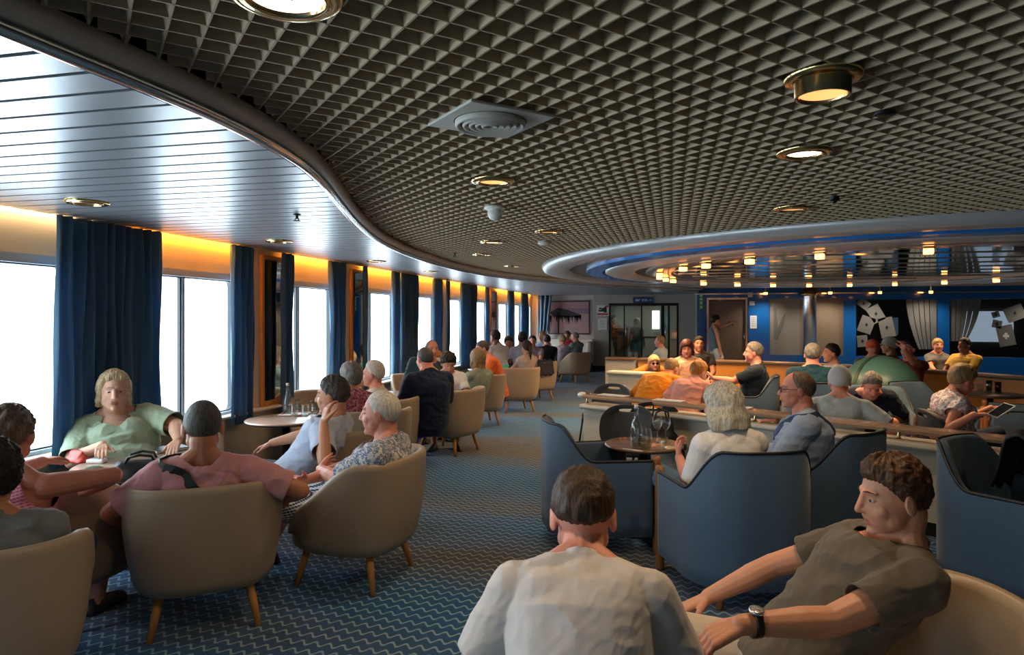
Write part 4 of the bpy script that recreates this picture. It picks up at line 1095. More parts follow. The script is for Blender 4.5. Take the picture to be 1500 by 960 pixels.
    def torso(mb, off, lo=-9, hi=99):
        rs = []
        for i, (l, dz, w, d, yo) in enumerate(T):
            if i < lo or i > hi: continue
            cc, m_ = lv[l]; f = (fat if 1 <= i <= 5 else 1 + (fat - 1) * .4); belly = max(0, fat - 1) * .10 if i in (2, 3, 4) else 0
            ring = []
            for q in range(28):
                a = 2 * PI * q / 28; ca, sa = math.cos(a), math.sin(a); e = 2.15; kk = (abs(ca) ** e + abs(sa) ** e) ** (-1 / e)
                W = w * f * wS * S + off; Dp = d * f * S + off
                y = Dp * sa * kk + yo * S + (belly * max(0, sa) * S)
                ring.append(cc + m_ @ Vector((W * ca * kk, y, dz * S)))
            rs.append(ring)
        mb.rings(rs)
        if fem and hi >= 5:
            for s in (-1, 1): mb.ell(lv[3][0] + lv[3][1] @ Vector((s * .070 * S, .085 * fat * S, -.055 * S)), (.070 * S * fat ** .4 + off, .046 * S * fat ** .4 + off, .068 * S * fat ** .4 + off), 16, 10)
    sw = (.150 if fem else .178) * S * (1 + (fat - 1) * .5)
    sh = {s: nb + Rn @ Vector((s * sw, -.012 * S + g('shf', 0), -.062 * S + g('shrug', 0))) for s in (-1, 1)}
    ua, fa = .285 * S * (.94 if fem else 1), .255 * S * (.94 if fem else 1)
    la = (fat - 1) * .6 + 1 - (.12 if fem else 0)
    th_l, sh_l = .43 * S, .42 * S
    arms = {}; hands = {}
    for s, key in ((1, 'R'), (-1, 'L')):
        A = g('arm' + key) or {}
        tgt = loc(A.get('t', (s * .12, .30, zh + .12) if not standing else (s * .24, .05, zh - .08)))
        if 'e' in A:
            el = sh[s] + (loc(A['e']) - sh[s]).normalized() * ua; wr = el + (tgt - el).normalized() * fa
        else: el, wr = ik(sh[s], tgt, ua, fa, A.get('pole', (s * .7, -.5, -.6)))
        d = Vector(A['d']) if 'd' in A else (wr - el); n = Vector(A.get('n', (0, 0, -1)))
        d.normalize(); n = n - d * n.dot(d); n = n.normalized() if n.length > .05 else (Rn @ Vector((-s, 0, 0)))
        arms[s] = (sh[s], el, wr); hands[s] = (d, n, A.get('curl', 22), A.get('spread', .0))
    legs = {}
    for s, key in ((1, 'R'), (-1, 'L')):
        A = g('leg' + key) or {}
        hip = lv[0][0] + Vector((s * hip_l, 0, -.02))
        ft = Vector(A.get('t', (s * .13, th_l + .02, .085) if not standing else (s * .1, 0.0, .085)))
        kn, an = ik(hip, ft, th_l, sh_l, A.get('pole', (s * .25, .6, .8) if not standing else (0, 1, 0)))
        legs[s] = (hip, kn, an, Vector(A.get('toe', (s * .25, 1, 0))))
    # --- body
    bd = MB(); torso(bd, 0)
    bd.cap(nb - neckd * .03, skull_base + neckd * .02, (.056 if fem else .064) * S * (1 + (fat - 1) * .5), (.052 if fem else .058) * S * (1 + (fat - 1) * .5), 16)
    for s in (-1, 1):
        a, e, w_ = arms[s]
        bd.cap(nb + Rn @ Vector((s * .06 * S, -.01, -.03 * S)), a, .05 * S, .055 * S * la, 12); bd.cap(nb + neckd * .045 * S + Rn @ Vector((s * .022 * S, -.022 * S, 0)), nb + Rn @ Vector((s * .115 * S, -.024 * S, -.040 * S)), .038 * S, .050 * S, 12)
        bd.cap(a, a.lerp(e, .55), .056 * S * la, .050 * S * la); bd.cap(a.lerp(e, .5), e, .050 * S * la, .040 * S * la)
        bd.cap(e, e.lerp(w_, .35), .041 * S * la, .042 * S * la); bd.cap(e.lerp(w_, .3), w_, .042 * S * la, .027 * S)
        h, kn, an, toe = legs[s]
        lf = 1 + (fat - 1) * .7
        bd.cap(h, h.lerp(kn, .5), .088 * S * lf, .078 * S * lf); bd.cap(h.lerp(kn, .45), kn, .078 * S * lf, .056 * S * lf)
        bd.cap(kn, kn.lerp(an, .35), .054 * S * lf, .056 * S * lf); bd.cap(kn.lerp(an, .3), an, .056 * S * lf, .035 * S)
        tv = Vector((toe.x, toe.y, 0)).normalized()
        bd.cap(an + Vector((0, 0, -.035)) - tv * .03, an + tv * .11 + Vector((0, 0, -.058)), .030 * S, .020 * S)
        # hand
        d, n, curl, spr = hands[s]; lat = d.cross(n) * s; hsz = S * (.92 if fem else 1.0)
        fr_ = max(.0082, vox * 1.15)
        for q, (o, fl) in enumerate(((.029, .066), (.010, .075), (-.009, .070), (-.027, .055))):
            kx = w_ + (d * .088 + lat * o) * hsz
            bd.cap(w_ + (d * .012 + lat * o * .55) * hsz, kx, .0155 * hsz, .0125 * hsz, 8)
            dd = (d + lat * o * (3 + 14 * spr)).normalized(); p_ = kx; ang = R(curl * (.75 + .12 * q))
            for part in (.45, .30, .25):
                ax = dd.cross(n).normalized(); dd = Matrix.Rotation(ang, 3, ax) @ dd
                p2 = p_ + dd * fl * part * hsz * 1.05; bd.cap(p_, p2, fr_ * 1.04, fr_ * .92, 8); p_ = p2
        tb = w_ + (d * .028 + lat * .026 + n * .004) * hsz; td = (d * .62 + lat * .68 + n * (.12 + curl * .006)).normalized()
        bd.cap(w_ + (d * .01 + lat * .014) * hsz, tb + td * .03 * hsz, .018 * hsz, .013 * hsz, 8)
        td2 = (td * .8 + d * .5 + n * curl * .008).normalized(); p2 = tb + td * .045 * hsz
        bd.cap(tb, p2, .0135 * hsz, .0115 * hsz, 8); bd.cap(p2, p2 + td2 * .034 * hsz, fr_ * 1.2, fr_, 8)
    for c_, r_ in ELLS: bd.ell((0, 0, 0), (1, 1, 1), 24, 16, 0, HM @ Matrix.Translation(c_) @ Matrix.Diagonal((*r_, 1)))
    bd.cap(H(0, .082, .026), H(0, .107, -.022), .0115 * hs, .0130 * hs, 10)
    for s in (-1, 1):
        bd.ell((0, 0, 0), (1, 1, 1), 10, 8, 0, HM @ Matrix.Translation((s * .010, .098, -.026)) @ Matrix.Diagonal((.0085, .009, .007, 1)))
        bd.cap(H(s * .012, .084, .036), H(s * .045, .069, .034), .008 * hs, .007 * hs, 8)
        bd.ell((0, 0, 0), (1, 1, 1), 12, 8, 0, HM @ Matrix.Translation((s * .040, .022, -.055)) @ Matrix.Diagonal((.032, .036, .034, 1)))
        bd.ell((0, 0, 0), (1, 1, 1), 14, 10, 0, HM @ Matrix.Translation((s * .083, -.016, -.006)) @ Matrix.Rotation(s * R(-26), 4, 'Z') @ Matrix.Rotation(R(-8), 4, 'X') @ Matrix.Diagonal((.0095, .022, .034, 1)))
        bd.ell((0, 0, 0), (1, 1, 1), 12, 8, 0, HM @ Matrix.Translation((s * .040, .052, -.026)) @ Matrix.Diagonal((.027, .030, .028, 1)))
    for s in (-1, 1):
        bd.cap(H(0, .0865, -.057), H(s * .020, .080, -.0555), .0075 * hs, .0062 * hs, 8); bd.cap(H(0, .0845, -.0675), H(s * .017, .079, -.0635), .0082 * hs, .006 * hs, 8)
    bd.ell((0, 0, 0), (1, 1, 1), 12, 8, 0, HM @ Matrix.Translation((0, .072, -.096)) @ Matrix.Diagonal((.024, .02, .018, 1)))
    me = remeshed(bd, vox, 2)
    n = len(me.vertices); co = np.empty(n * 3, dtype=np.float32); me.vertices.foreach_get('co', co); co = co.reshape(-1, 3)
    Hi = np.array(HM.inverted()); lc = co @ Hi[:3, :3].T + Hi[:3, 3]
    push = np.zeros((n, 3))
    for s in (-1, 1):
        d2 = ((lc - np.array((s * .032, .088, .009))) ** 2 / np.array((.015, .03, .010)) ** 2).sum(1); push[:, 1] -= .0065 * np.exp(-d2)
        d2 = ((lc - np.array((s * .09, -.008, -.002))) ** 2 / np.array((.012, .010, .016)) ** 2).sum(1); push[:, 0] -= s * .005 * np.exp(-d2)
    lz = lc.copy(); lz[:, 2] -= 6 * lc[:, 0] ** 2; d2 = ((lz - np.array((0, .096, -.0620))) ** 2 / np.array((.022, .02, .0030)) ** 2).sum(1); push[:, 1] -= .004 * np.exp(-d2)
    hp_ = np.array(HM)[:3, :3]; co = co + push @ hp_.T
    me.vertices.foreach_set('co', co.astype(np.float32).ravel()); me.update()
    body = mesh_obj(me, 'body', [SKIN[g('skin', 'mid')], LIP], root)
    pc = np.empty(len(me.polygons) * 3); me.polygons.foreach_get('center', pc); pl_ = pc.reshape(-1, 3) @ Hi[:3, :3].T + Hi[:3, 3]
    lipm = (np.abs(pl_[:, 0]) < .0225 - .5 * np.abs(pl_[:, 2] + .0615)) & (pl_[:, 1] > .072) & (np.abs(pl_[:, 2] + .0615) < .012)
    me.polygons.foreach_set('material_index', lipm.astype(np.int32))
    # --- face bits
    eye = MB(); 
    if g('face', True):
        for s in (-1, 1):
            eb = MB(); eb.ell((0, 0, 0), (1, 1, 1), 14, 10, 0, HM @ Matrix.Translation((s * .031, .0745, .0100)) @ Matrix.Diagonal((.0120, .0095, .0048, 1)))
            eb.ell((0, 0, 0), (1, 1, 1), 10, 8, 1, HM @ Matrix.Translation((s * .0315, .0806, .0100)) @ Matrix.Diagonal((.0080, .0042, .0047, 1)))
            eb.build('eye', [EYEW, IRIS], root)
            MB().tube([H(s * .014, .0900, .0360), H(s * .030, .0850, .0388), H(s * .049, .0725, .0345)], [.0016, .0024, .0012], 8).build('eyebrow', g('brow', mat('brow_brown', '#4a3626', .7)), root)
    # --- clothes
    sc = g('shirt', cloth('grey', '#8a8d90')); sl = g('sleeve', .62); tk = g('loose', .014)
    st = MB(); st.cap(sh[-1] * .75 + sh[1] * .25 + Rn @ Vector((0, -.012, -.03)) * S, sh[1] * .75 + sh[-1] * .25 + Rn @ Vector((0, -.012, -.03)) * S, .086 * S + tk * .5, .086 * S + tk * .5, 18); st.ell(nb + Rn @ Vector((0, -.026, -.05)) * S, (.10 * S, .085 * S, .075 * S), 18, 12); torso(st, tk + .003, g('hem', 1), 8)
    ncut = g('ncut', .0); st.cap(nb - neckd * .05 * S, nb + neckd * .035 * S, .085 * S, (.065 if not fem else .060) * S * (1 + (fat - 1) * .5) + .008, 18)
    for s in (-1, 1):
        a, e, w_ = arms[s]
        if sl > 0:
            st.cap(nb + neckd * .002 * S + Rn @ Vector((s * .035 * S, -.018 * S, -.012 * S)), nb + Rn @ Vector((s * .125 * S * wS, -.022 * S, -.052 * S)), .050 * S + tk * .6, .060 * S + tk * .6, 14)
            st.cap(nb + Rn @ Vector((s * .07 * S, -.012, -.035 * S)), a, .052 * S + tk * .6, .060 * S * la + tk * .7, 14)
            q = min(1, sl); rr0 = .062 * S * la + tk * .6; rr1 = (.056 - .012 * q) * S * la + tk * (1.2 if sl <= 1 else .9)
            pts = [a, a.lerp(e, q * .5), a.lerp(e, q)]; rad = [rr0, (rr0 + rr1) / 2, rr1]
            if sl > 1:
                f2 = sl - 1; rad[-1] = .047 * S * la + tk; pts += [e.lerp(w_, f2 * .5), e.lerp(w_, f2)]; rad += [.046 * S * la + tk * .9, .034 * S * la + tk * .8]
            st.tube(pts, rad, 16)
            st.cap(a.lerp(e, 0), a.lerp(e, .08), rr0, rr0, 14)
    sme = remeshed(st, vox * 1.15, 9 if vox < .006 else 5)
    nbv = np.array(nb + Rn @ Vector((0, .012, .02))); fv = np.array(Rn @ Vector((0, 1, 0)))
    scoop = g('scoop', 0.0)
    def cut(c_):
        k_ = (((c_ - nbv) ** 2).sum(1) < (ncut * S) ** 2)
        pn_ = np.array((neckd - (Rn @ Vector((0, -.30, 0)))).normalized()); pb_ = np.array(nb + neckd * g('collar', .022) * S)
        k_ |= ((c_ - pb_) @ pn_ > 0) & (((c_ - pb_) ** 2).sum(1) < (.125 * S) ** 2)
        if scoop: k_ |= (((c_ - (nbv + fv * .07 * S + np.array(Rn @ Vector((0, 0, -.05))) * S)) ** 2).sum(1) < (scoop * S) ** 2)
        if sl <= 0:
            for s in (-1, 1): k_ |= (((c_ - np.array(sh[s] + Rn @ Vector((s * .02, 0, .015)))) ** 2).sum(1) < (.105 * S) ** 2)
        if sl > 0:
            for s in (-1, 1):
                a, e, w_ = arms[s]
                ax = np.array((e - a).normalized()) if sl <= 1 else np.array((w_ - e).normalized())
                pe = np.array(a.lerp(e, sl)) if sl <= 1 else np.array(e.lerp(w_, sl - 1))
                t_ = (c_ - pe) @ ax; rad_ = np.sqrt(np.maximum(0, ((c_ - pe) ** 2).sum(1) - t_ ** 2))
                k_ |= (t_ > -.004) & (rad_ < .085 * S) & (t_ < .03)
        return k_
    drop_faces(sme, cut)
    # folds
    nv = len(sme.vertices); co = np.empty(nv * 3, dtype=np.float32); sme.vertices.foreach_get('co', co); co = co.reshape(-1, 3)
    nn = np.empty(nv * 3, dtype=np.float32); sme.vertices.foreach_get('normal', nn); nn = nn.reshape(-1, 3)
    sd = g('seed', len(label)); fo = g('fold', 1.0)
    if vox < .008:
        from mathutils import noise as MN
        am = np.empty(nv)
        for i in range(nv):
            x_, y_, z_ = co[i]
            q_ = MN.noise((x_ * 9 + sd, y_ * 9, z_ * 15 + 3 * x_)); q2 = MN.noise((x_ * 22, y_ * 22 + sd, (z_ - x_) * 30))
            am[i] = (1 - abs(q_) * 2.2) * .0062 + (1 - abs(q2) * 2) * .0018
        co = co + nn * (am * fo)[:, None]; sme.vertices.foreach_set('co', co.astype(np.float32).ravel()); sme.update()
    shirt = mesh_obj(sme, g('shirtname', 'shirt'), sc, root)
    so = shirt.modifiers.new('thick', 'SOLIDIFY'); so.thickness = .003; so.offset = -1
    pn = g('pants', cloth('navy', '#2a3444')); pf = g('plen', .9)
    pt = MB(); tk2 = g('ploose', .014)
    torso(pt, .007, 0, 2)
    for s in (-1, 1):
        h, kn, an, toe = legs[s]; lf = 1 + (fat - 1) * .7
        q = min(1, pf); r0 = .090 * S * lf + tk2; r1 = (.058 + .02 * (1 - q)) * S * lf + tk2 * 1.25
        pts = [h, h.lerp(kn, q * .5), h.lerp(kn, q)]; rad = [r0, (r0 + r1) / 2, r1]
        if pf > 1:
            f2 = pf - 1; pts += [kn.lerp(an, f2 * .45), kn.lerp(an, f2)]; rad += [.060 * S * lf + tk2, .045 * S + tk2 * 1.2]
        pt.tube(pts, rad, 16); pt.cap(h, h.lerp(kn, .05), r0, r0, 14)
    pme = remeshed(pt, vox * 1.25, 6 if vox < .006 else 4)
    pants = mesh_obj(pme, g('pname', 'shorts' if pf <= 1 else 'trousers'), pn, root)
    sm = g('shoes', mat('shoe_dark', '#23252a', .5)); 
    for s in (-1, 1):
        h, kn, an, toe = legs[s]; tv = Vector((toe.x, toe.y, 0)).normalized(); b0 = Vector((an.x, an.y, an.z - .085))
        m_ = MB(); sidev = Vector((-tv.y, tv.x, 0)); rs = []
        for f, w_, hh in ((-.075, .02, .05), (-.06, .034, .075), (0, .038, .085), (.06, .042, .07), (.12, .046, .055), (.17, .040, .045), (.195, .02, .03)):
            rs.append([b0 + tv * f * S + sidev * w_ * S * math.cos(a) + Vector((0, 0, .001 + hh * S * (math.sin(a) if math.sin(a) > 0 else 0))) for a in [2 * PI * q / 14 for q in range(14)]])
        m_.rings(rs).build('shoe', sm, root)
    # --- hair
    if g('hair', 'short'):
        hm = hair_mesh(g('hair', 'short'), *((120, 80) if vox < .006 else (56, 40)), bob=g('bob', .14), wild=g('wild', .004), seed=sd, bobw=g('bobw', .112), fine=vox < .006)
        hm.v = [tuple(HM @ Vector(p)) for p in hm.v]
        ho = hm.build('hair', g('hcol', hair_mat('brown', '#2c2018', '#4a3626')), root)
        if g('bun'):
            bx, by, bz, br = g('bun'); MB().ell((0, 0, 0), (1, 1, 1), 18, 12, 0, HM @ Matrix.Translation((bx, by, bz)) @ Matrix.Diagonal((br, br * .9, br * .85, 1))).build('hair_bun', g('hcol'), ho)
        if g('tail'):
            L_ = g('tail'); MB().tube([H(0, -.10, .03), H(0, -.135, 0), H(.0, -.135, -.07), H(.01, -.125, -.07 - L_)], [.02, .032, .03, .008], 12).build('ponytail', g('hcol'), ho)
    if g('beard'):
        bm_ = MB(); segs = []
        for a in np.linspace(-80, 80, 21):
            segs.append([HM @ Vector((math.sin(R(a)) * rr_, .02 + math.cos(R(a)) * rr_ * 1.02, zz)) for rr_, zz in ((.071, -.045 + .03 * abs(a) / 80), (.068, -.075), (.055, -.105), (.04, -.11), (.05, -.07), (.06, -.045 + .03 * abs(a) / 80))])
        bm_.rings(segs).build('beard', g('beard'), root)
    gl = g('glasses')
    if gl:
        gm_ = MB(); fm = GLASSF if gl != 'white' else WHITEP
        for s in (-1, 1):
            ring = [H(s * .032 + .025 * math.cos(a), .100 - .25 * (abs(.032 + s * 0 + .025 * math.cos(a) * s)) ** 1.6, .009 + .018 * math.sin(a)) for a in [2 * PI * q / 20 for q in range(21)]]
            gm_.tube(ring, .0022, 6, caps=False); gm_.tube([H(s * .056, .092, .014), H(s * .074, .06, .014), H(s * .082, -.005, .012), H(s * .083, -.03, -.006)], .0022, 6)
        gm_.tube([H(-.008, .1, .012), H(0, .103, .015), H(.008, .1, .012)], .0022, 6)
        go = gm_.build('glasses', fm, root)
        for s in (-1, 1):
            ring = [H(s * .032 + .024 * math.cos(a), .0975 - .25 * (abs(.032 + .024 * math.cos(a) * s)) ** 1.6, .009 + .0172 * math.sin(a)) for a in [2 * PI * q / 20 for q in range(20)]]
            MB().add(ring, [tuple(range(20))]).build('lens', DLENS if gl == 'sun' else GLENS, go)
    if g('cap'):
        cm, bd_ = g('cap'), g('capdir', 1); prof = []
        mb = MB(); rs = []
        for i in range(9):
            ring = []
            for q in range(36):
                a = 2 * PI * q / 36; e0 = 4 + 20 * math.cos(a) * bd_; el_ = R(e0 + (89 - e0) * i / 8); D = np.array([[math.sin(a) * math.cos(el_), math.cos(a) * math.cos(el_), math.sin(el_)]]); rr_ = float(skull_r(D)[0]) + .017 + .004 * math.sin(el_)
                ring.append(HM @ Vector(tuple(D[0] * rr_)))
            rs.append(ring)
        co_ = mb.rings(rs, True, False, True).build('cap', cm, root)
        br_ = MB(); top = []; bot = []
        for q in range(17):
            a = R(-62 + 124 * q / 16)
            for rr_, lst in ((.09, 0), (.165 - .02 * abs(q - 8) / 8, 1)): pass
        L0 = [HM @ Vector((math.sin(R(-62 + 124 * q / 16)) * .088, bd_ * (.02 + math.cos(R(-62 + 124 * q / 16)) * .088), .036)) for q in range(17)]
        L1 = [HM @ Vector((math.sin(R(-62 + 124 * q / 16)) * .086, bd_ * (.05 + math.cos(R(-62 + 124 * q / 16)) * .115), .018)) for q in range(17)]
        dz = Rh @ Vector((0, 0, -.005))
        br_.rings([L0, L1, [p + dz for p in L1], [p + dz for p in L0], L0], False, False, False).build('cap_brim', cm, co_)
    return dict(root=root, H=H, HM=HM, arms=arms, hands=hands, legs=legs, lv=lv, sh=sh, nb=nb, Rn=Rn, S=S, shirt=shirt, fat=fat, wS=wS)
# ================================================================ THE CAST
HGREY = hair_mat('grey', '#4c4843', '#8d8880'); HWHITE = hair_mat('white', '#a9a498', '#ddd6c9'); HBROWN = hair_mat('brown', '#2c2018', '#4a3626'); HDARK = hair_mat('dark', '#15110e', '#2b231d')
HBLOND = hair_mat('blond', '#9a7a4c', '#d3b888'); HSALT = hair_mat('salt', '#4c4a48', '#8a8884'); HGING = hair_mat('ginger', '#8c5424', '#c98b46'); HBUZZ = hair_mat('buzz', '#3a3734', '#5c5853'); HSAND = hair_mat('sand', '#6d5638', '#a68a5e')
BGREY = mat('brow_grey', '#8d8880', .7); BDARK = mat('brow_dark', '#1d1612', .7)
NAVY = cloth('navy', '#1f2a40'); DENIM = cloth('denim', '#51708f'); KHAKI = cloth('khaki', '#b09a7c'); WHITEC = cloth('white', '#d5d6da'); GREYC = cloth('grey', '#8b9097'); DARKC = cloth('dark', '#20242c')
NEAR, MID, FAR = .0048, .0075, .0105
CAST = {}
def cast(key, *a, **k): CAST[key] = person(*a, **k)
# ---- foreground
cast('white_back', 'man in a pale grey tee seen from behind, dark cropped hair, bottom centre', 4, head=(854, 758, 1.86), vox=.0042, S=.94, fat=.98, hs=.98, zh=.47, rec=-2, curl=38, hp=18, hy=4, skin='red', hair='fade', hcol=HBROWN, glasses='black', shirt=cloth('pale_grey', '#c6c2c1'), sleeve=.72, loose=.018, pants=KHAKI,
     armL=dict(e=(668, 1020, 1.72, 'px'), t=(720, 1040, 2.05, 'px'), d=(.2, 1, -.2)), armR=dict(e=(1022, 1020, 1.74, 'px'), t=(985, 1040, 2.05, 'px'), d=(-.2, 1, -.2)), fold=.6)
cast('olive', 'man in an olive tee leaning far back in an armchair, wristwatch on his left arm', 101, head=(1306, 730, 2.06), vox=.0040, S=1.0, hs=.95, zh=.47, rec=46, curl=8, hp=8, hy=0, skin='mid', hair='quiff', hcol=hair_mat('chestnut', '#24160e', '#5e3d22'), shirt=cloth('olive', '#5b5245'), sleeve=.66, loose=.014, pants=cloth('sand', '#c2b3a1'), brow=BDARK,
     armL=dict(e=(1232, 905, 1.84, 'px'), t=(1100, 915, 1.80, 'px'), d=(-.05, 1, -.45), n=(.25, -.3, -1), curl=26), armR=dict(e=(1142, 826, 2.34, 'px'), t=(1072, 858, 2.38, 'px'), d=(0, 1, -.5), n=(-.1, -.3, -1), curl=20), legL=dict(t=(-.20, .50, .085), pole=(-.3, .5, .9)), legR=dict(t=(.16, .46, .085), pole=(.1, .5, .9)), fold=1.1)
# ---- left foreground group
cast('pink', 'man in a dusty pink tee from behind, shaved head, arms draped over his chair', 34, head=(297, 629, 3.32), hs=1.05, vox=NEAR, S=1.03, zh=.44, rec=30, curl=12, hp=10, hy=6, skin='tan', hair='buzz', hcol=HBUZZ, glasses='white', shirt=cloth('dusty_pink', '#c48c90'), sleeve=.78, loose=.02, pants=DARKC, plen=.95, ncut=.095,
     armL=dict(e=(160, 752, 3.22, 'px'), t=(185, 770, 3.5, 'px'), d=(0, 1, -.3)), armR=dict(e=(432, 716, 3.42, 'px'), t=(405, 735, 3.7, 'px'), d=(0, 1, -.3)))
cast('stripe_top', 'woman in a pink sleeveless top at the left edge, bare arm over her chair', 22, head=(14, 642, 3.0), hs=1.05, vox=NEAR, S=1.02, fat=1.15, fem=True, zh=.46, rec=14, curl=12, hp=12, hy=10, skin='red', hair='tied', hcol=hair_mat('ash', '#4d3f34', '#87735f'), bun=(0, -.06, .11, .035), wild=.008, shirt=pattern_mat('pink_strap', '#b8506f', ['#c9708a', '#d79aa8'], 30, 'plaid'), sleeve=0, pants=DENIM,
     armR=dict(e=(146, 700, 3.12, 'px'), t=(95, 735, 3.3, 'px'), d=(-.5, .6, -.3)), armL=dict(t=(98, 664, 3.62, 'px'), d=(.3, 1, 0)))
cast('corner', 'person with dark hair in a grey top cut by the left edge, lowest at left', 44, head=(-16, 704, 2.50), vox=NEAR, S=.96, hs=1.03, zh=.45, rec=18, curl=10, hy=15, hp=6, skin='tan', hair='thick', hcol=HDARK, shirt=cloth('mid_grey', '#70767b'), sleeve=.7, loose=.02, pants=NAVY)
cast('green', 'woman with a blond bob in a sage green blouse facing the camera by the curtain', -134, head=(167, 586, 4.72), vox=NEAR, S=1.06, hs=1.08, fat=1.48, fem=True, zh=.46, rec=12, curl=14, hp=0, hy=0, side=9, skin='pale', hair='sweptbob', bob=.09, bobw=.098, wild=.007, hcol=hair_mat('pale_blond', '#b59a72', '#e3d2b0'), shirt=cloth('sage', '#a2b59c'), sleeve=.92, loose=.026, scoop=.085, pants=cloth('sage_trouser', '#7d8b78'), plen=1.6, brow=BGREY,
     armR=dict(t=(150, 652, 4.42, 'px'), d=(.1, 1, -.15), n=(0, 0, -1)), armL=dict(e=(272, 628, 4.75, 'px'), t=(262, 655, 4.48, 'px'), d=(.4, .8, -.4)))
cast('thinker', 'man in a white tee resting his cheek on his hand, grey shorts', 97, head=(486, 582, 4.72), hs=1.05, vox=NEAR, S=1.04, zh=.50, rec=50, curl=22, hp=4, hy=0, skin='mid', hair='short', hcol=hair_mat('dark_grey', '#2a2724', '#56504a'), shirt=cloth('cool_white', '#b9c4da'), sleeve=.72, loose=.024, pants=cloth('greyblue', '#6c7f8f'), plen=.92,
     armL=dict(e=(474, 660, 4.38, 'px'), t=(474, 612, 4.44, 'px'), d=(.3, -.15, 1), n=(.7, -.7, .1), curl=26), armR=dict(t=(388, 652, 5.0, 'px'), d=(.0, 1, -.4)), legL=dict(t=(-.2, .66, .085)), legR=dict(t=(.16, .70, .085)))
cast('elder', 'elderly white haired man in a patterned shirt, seated in profile', 96, head=(556, 608, 3.96), hs=1.05, vox=NEAR, S=1.04, fat=1.15, zh=.43, rec=27, curl=18, hp=2, hy=0, skin='red', hair='receding', hcol=HWHITE, brow=BGREY, shirt=pattern_mat('blue_leaf', '#b9b2aa', ['#8d97a8', '#5d6f90', '#c9c4bd'], 55), sleeve=.85, loose=.022, pants=pattern_mat('plaid_shorts', '#26304a', ['#5c6b88', '#d7dbe2'], 26, 'plaid'), plen=.85,
     armL=dict(t=(.07, .20, .62), d=(1, .1, .15), n=(0, -1, -.3), pole=(-1, -.4, -.5)), armR=dict(t=(-.04, .24, .58), d=(-1, .2, 0), n=(0, -1, -.2), pole=(1, -.4, -.5)), legL=dict(t=(-.15, .56, .085)), legR=dict(t=(.2, .60, .085)))
# ---- second row on the left
cast('red_dress', 'woman with short grey hair in a dark pink patterned dress, seen from behind', 55, head=(513, 555, 6.1), vox=MID, S=1.0, fat=1.1, fem=True, zh=.46, rec=4, curl=8, hy=5, skin='mid', hair='thick', hcol=HGREY, shirt=pattern_mat('wine', '#8d4658', ['#a5586a', '#6d3247', '#bb7a86'], 40), sleeve=.7, pants=cloth('wine_plain', '#7c3c4e'), plen=1.1)
cast('white_elder', 'white haired man facing left between the mirrors, beyond the dark pink dress', 100, head=(546, 556, 6.7), vox=MID, S=1.02, zh=.44, rec=12, skin='red', hair='short', hcol=HWHITE, brow=BGREY, shirt=cloth('cream', '#c9c3b6'))
cast('navy_polo', 'broad man in a navy polo shirt with a shaved head, seen from behind', 52, head=(622, 527, 7.2), vox=MID, S=1.12, fat=1.12, zh=.48, rec=0, curl=8, hp=4, hy=4, skin='red', hair='buzz', hcol=HBUZZ, shirt=cloth('navy_polo', '#16213a'), sleeve=.85, loose=.02, pants=cloth('royal', '#1c3fa0'), plen=.8, ncut=.07)
cast('teal', 'pink faced man in a dark teal top half hidden behind the navy polo', -140, head=(633, 513, 8.9), vox=MID, S=1.1, zh=.5, rec=-4, side=-14, skin='red', hair='ring', hcol=HGREY, shirt=cloth('teal_dark', '#28464e'), sleeve=1.8)
cast('curly', 'dark curly haired boy in a white tee looking down, facing the camera', -165, head=(657, 534, 8.3), vox=MID, S=.95, zh=.46, rec=0, curl=14, hp=22, hy=18, skin='mid', hair='thick', wild=.012, hcol=HDARK, brow=BDARK, shirt=WHITEC)
cast('child', 'small ginger haired child beside the curly haired boy', -150, head=(641, 531, 10.0), vox=MID, S=.85, zh=.5, skin='pale', hair='thick', hcol=HGING, shirt=cloth('peach', '#c99a80'))
cast('clip', 'woman with brown hair and an orange clip in a sage top, seen from behind', 60, head=(699, 531, 9.2), vox=MID, S=1.0, fat=1.1, fem=True, zh=.44, rec=14, curl=10, hy=-10, skin='mid', hair='bob', bob=.17, hcol=HSAND, bun=(0, -.09, .09, .03), shirt=cloth('sage_grey', '#8b9685'), sleeve=.8)
cast('orange_man', 'man in an orange tee with sunglasses leaning forward by the windows', 120, head=(706, 512, 10.1), vox=MID, S=1.06, fat=1.1, zh=.5, rec=-8, curl=16, hp=10, skin='red', hair='buzz', hcol=HBUZZ, glasses='sun', shirt=cloth('orange', '#d8672f'), sleeve=.75, armL=dict(t=(-.1, .5, .62)), armR=dict(t=(.1, .5, .62)))
cast('white_far', 'dark haired person in a white shirt sitting tall before the dim far mirror', 60, head=(725, 495, 12.4), vox=FAR, S=1.08, zh=.56, rec=-6, skin='brown', hair='short', hcol=HDARK, shirt=WHITEC)
cast('brown_face', 'brown haired woman in a dark green top under the far windows', 200, head=(745, 503, 14.0), vox=FAR, zh=.54, fem=True, skin='mid', hair='thick', hcol=HBROWN, shirt=cloth('forest', '#3d4a3c'))
cast('grey_tee_far', 'dark haired person in a grey tee seen from behind by the far windows', 20, head=(765, 497, 13.8), vox=FAR, S=1.05, zh=.54, skin='tan', hair='thick', hcol=HDARK, shirt=cloth('soft_grey', '#a3a3ad'))
cast('red_face', 'red faced man with dark hair behind the ponytail woman', 190, head=(780, 501, 15.3), vox=FAR, S=1.05, zh=.52, skin='red', hair='short', hcol=HDARK, shirt=cloth('lilac', '#a99bb5'))
cast('ponytail', 'woman with a dark ponytail in a pale top, seen from behind', 45, head=(771, 510, 12.2), vox=FAR, fem=True, zh=.46, rec=12, skin='pale', hair='tied', hcol=HBROWN, tail=.14, shirt=cloth('shell', '#c9b3a4'), sleeve=.3)
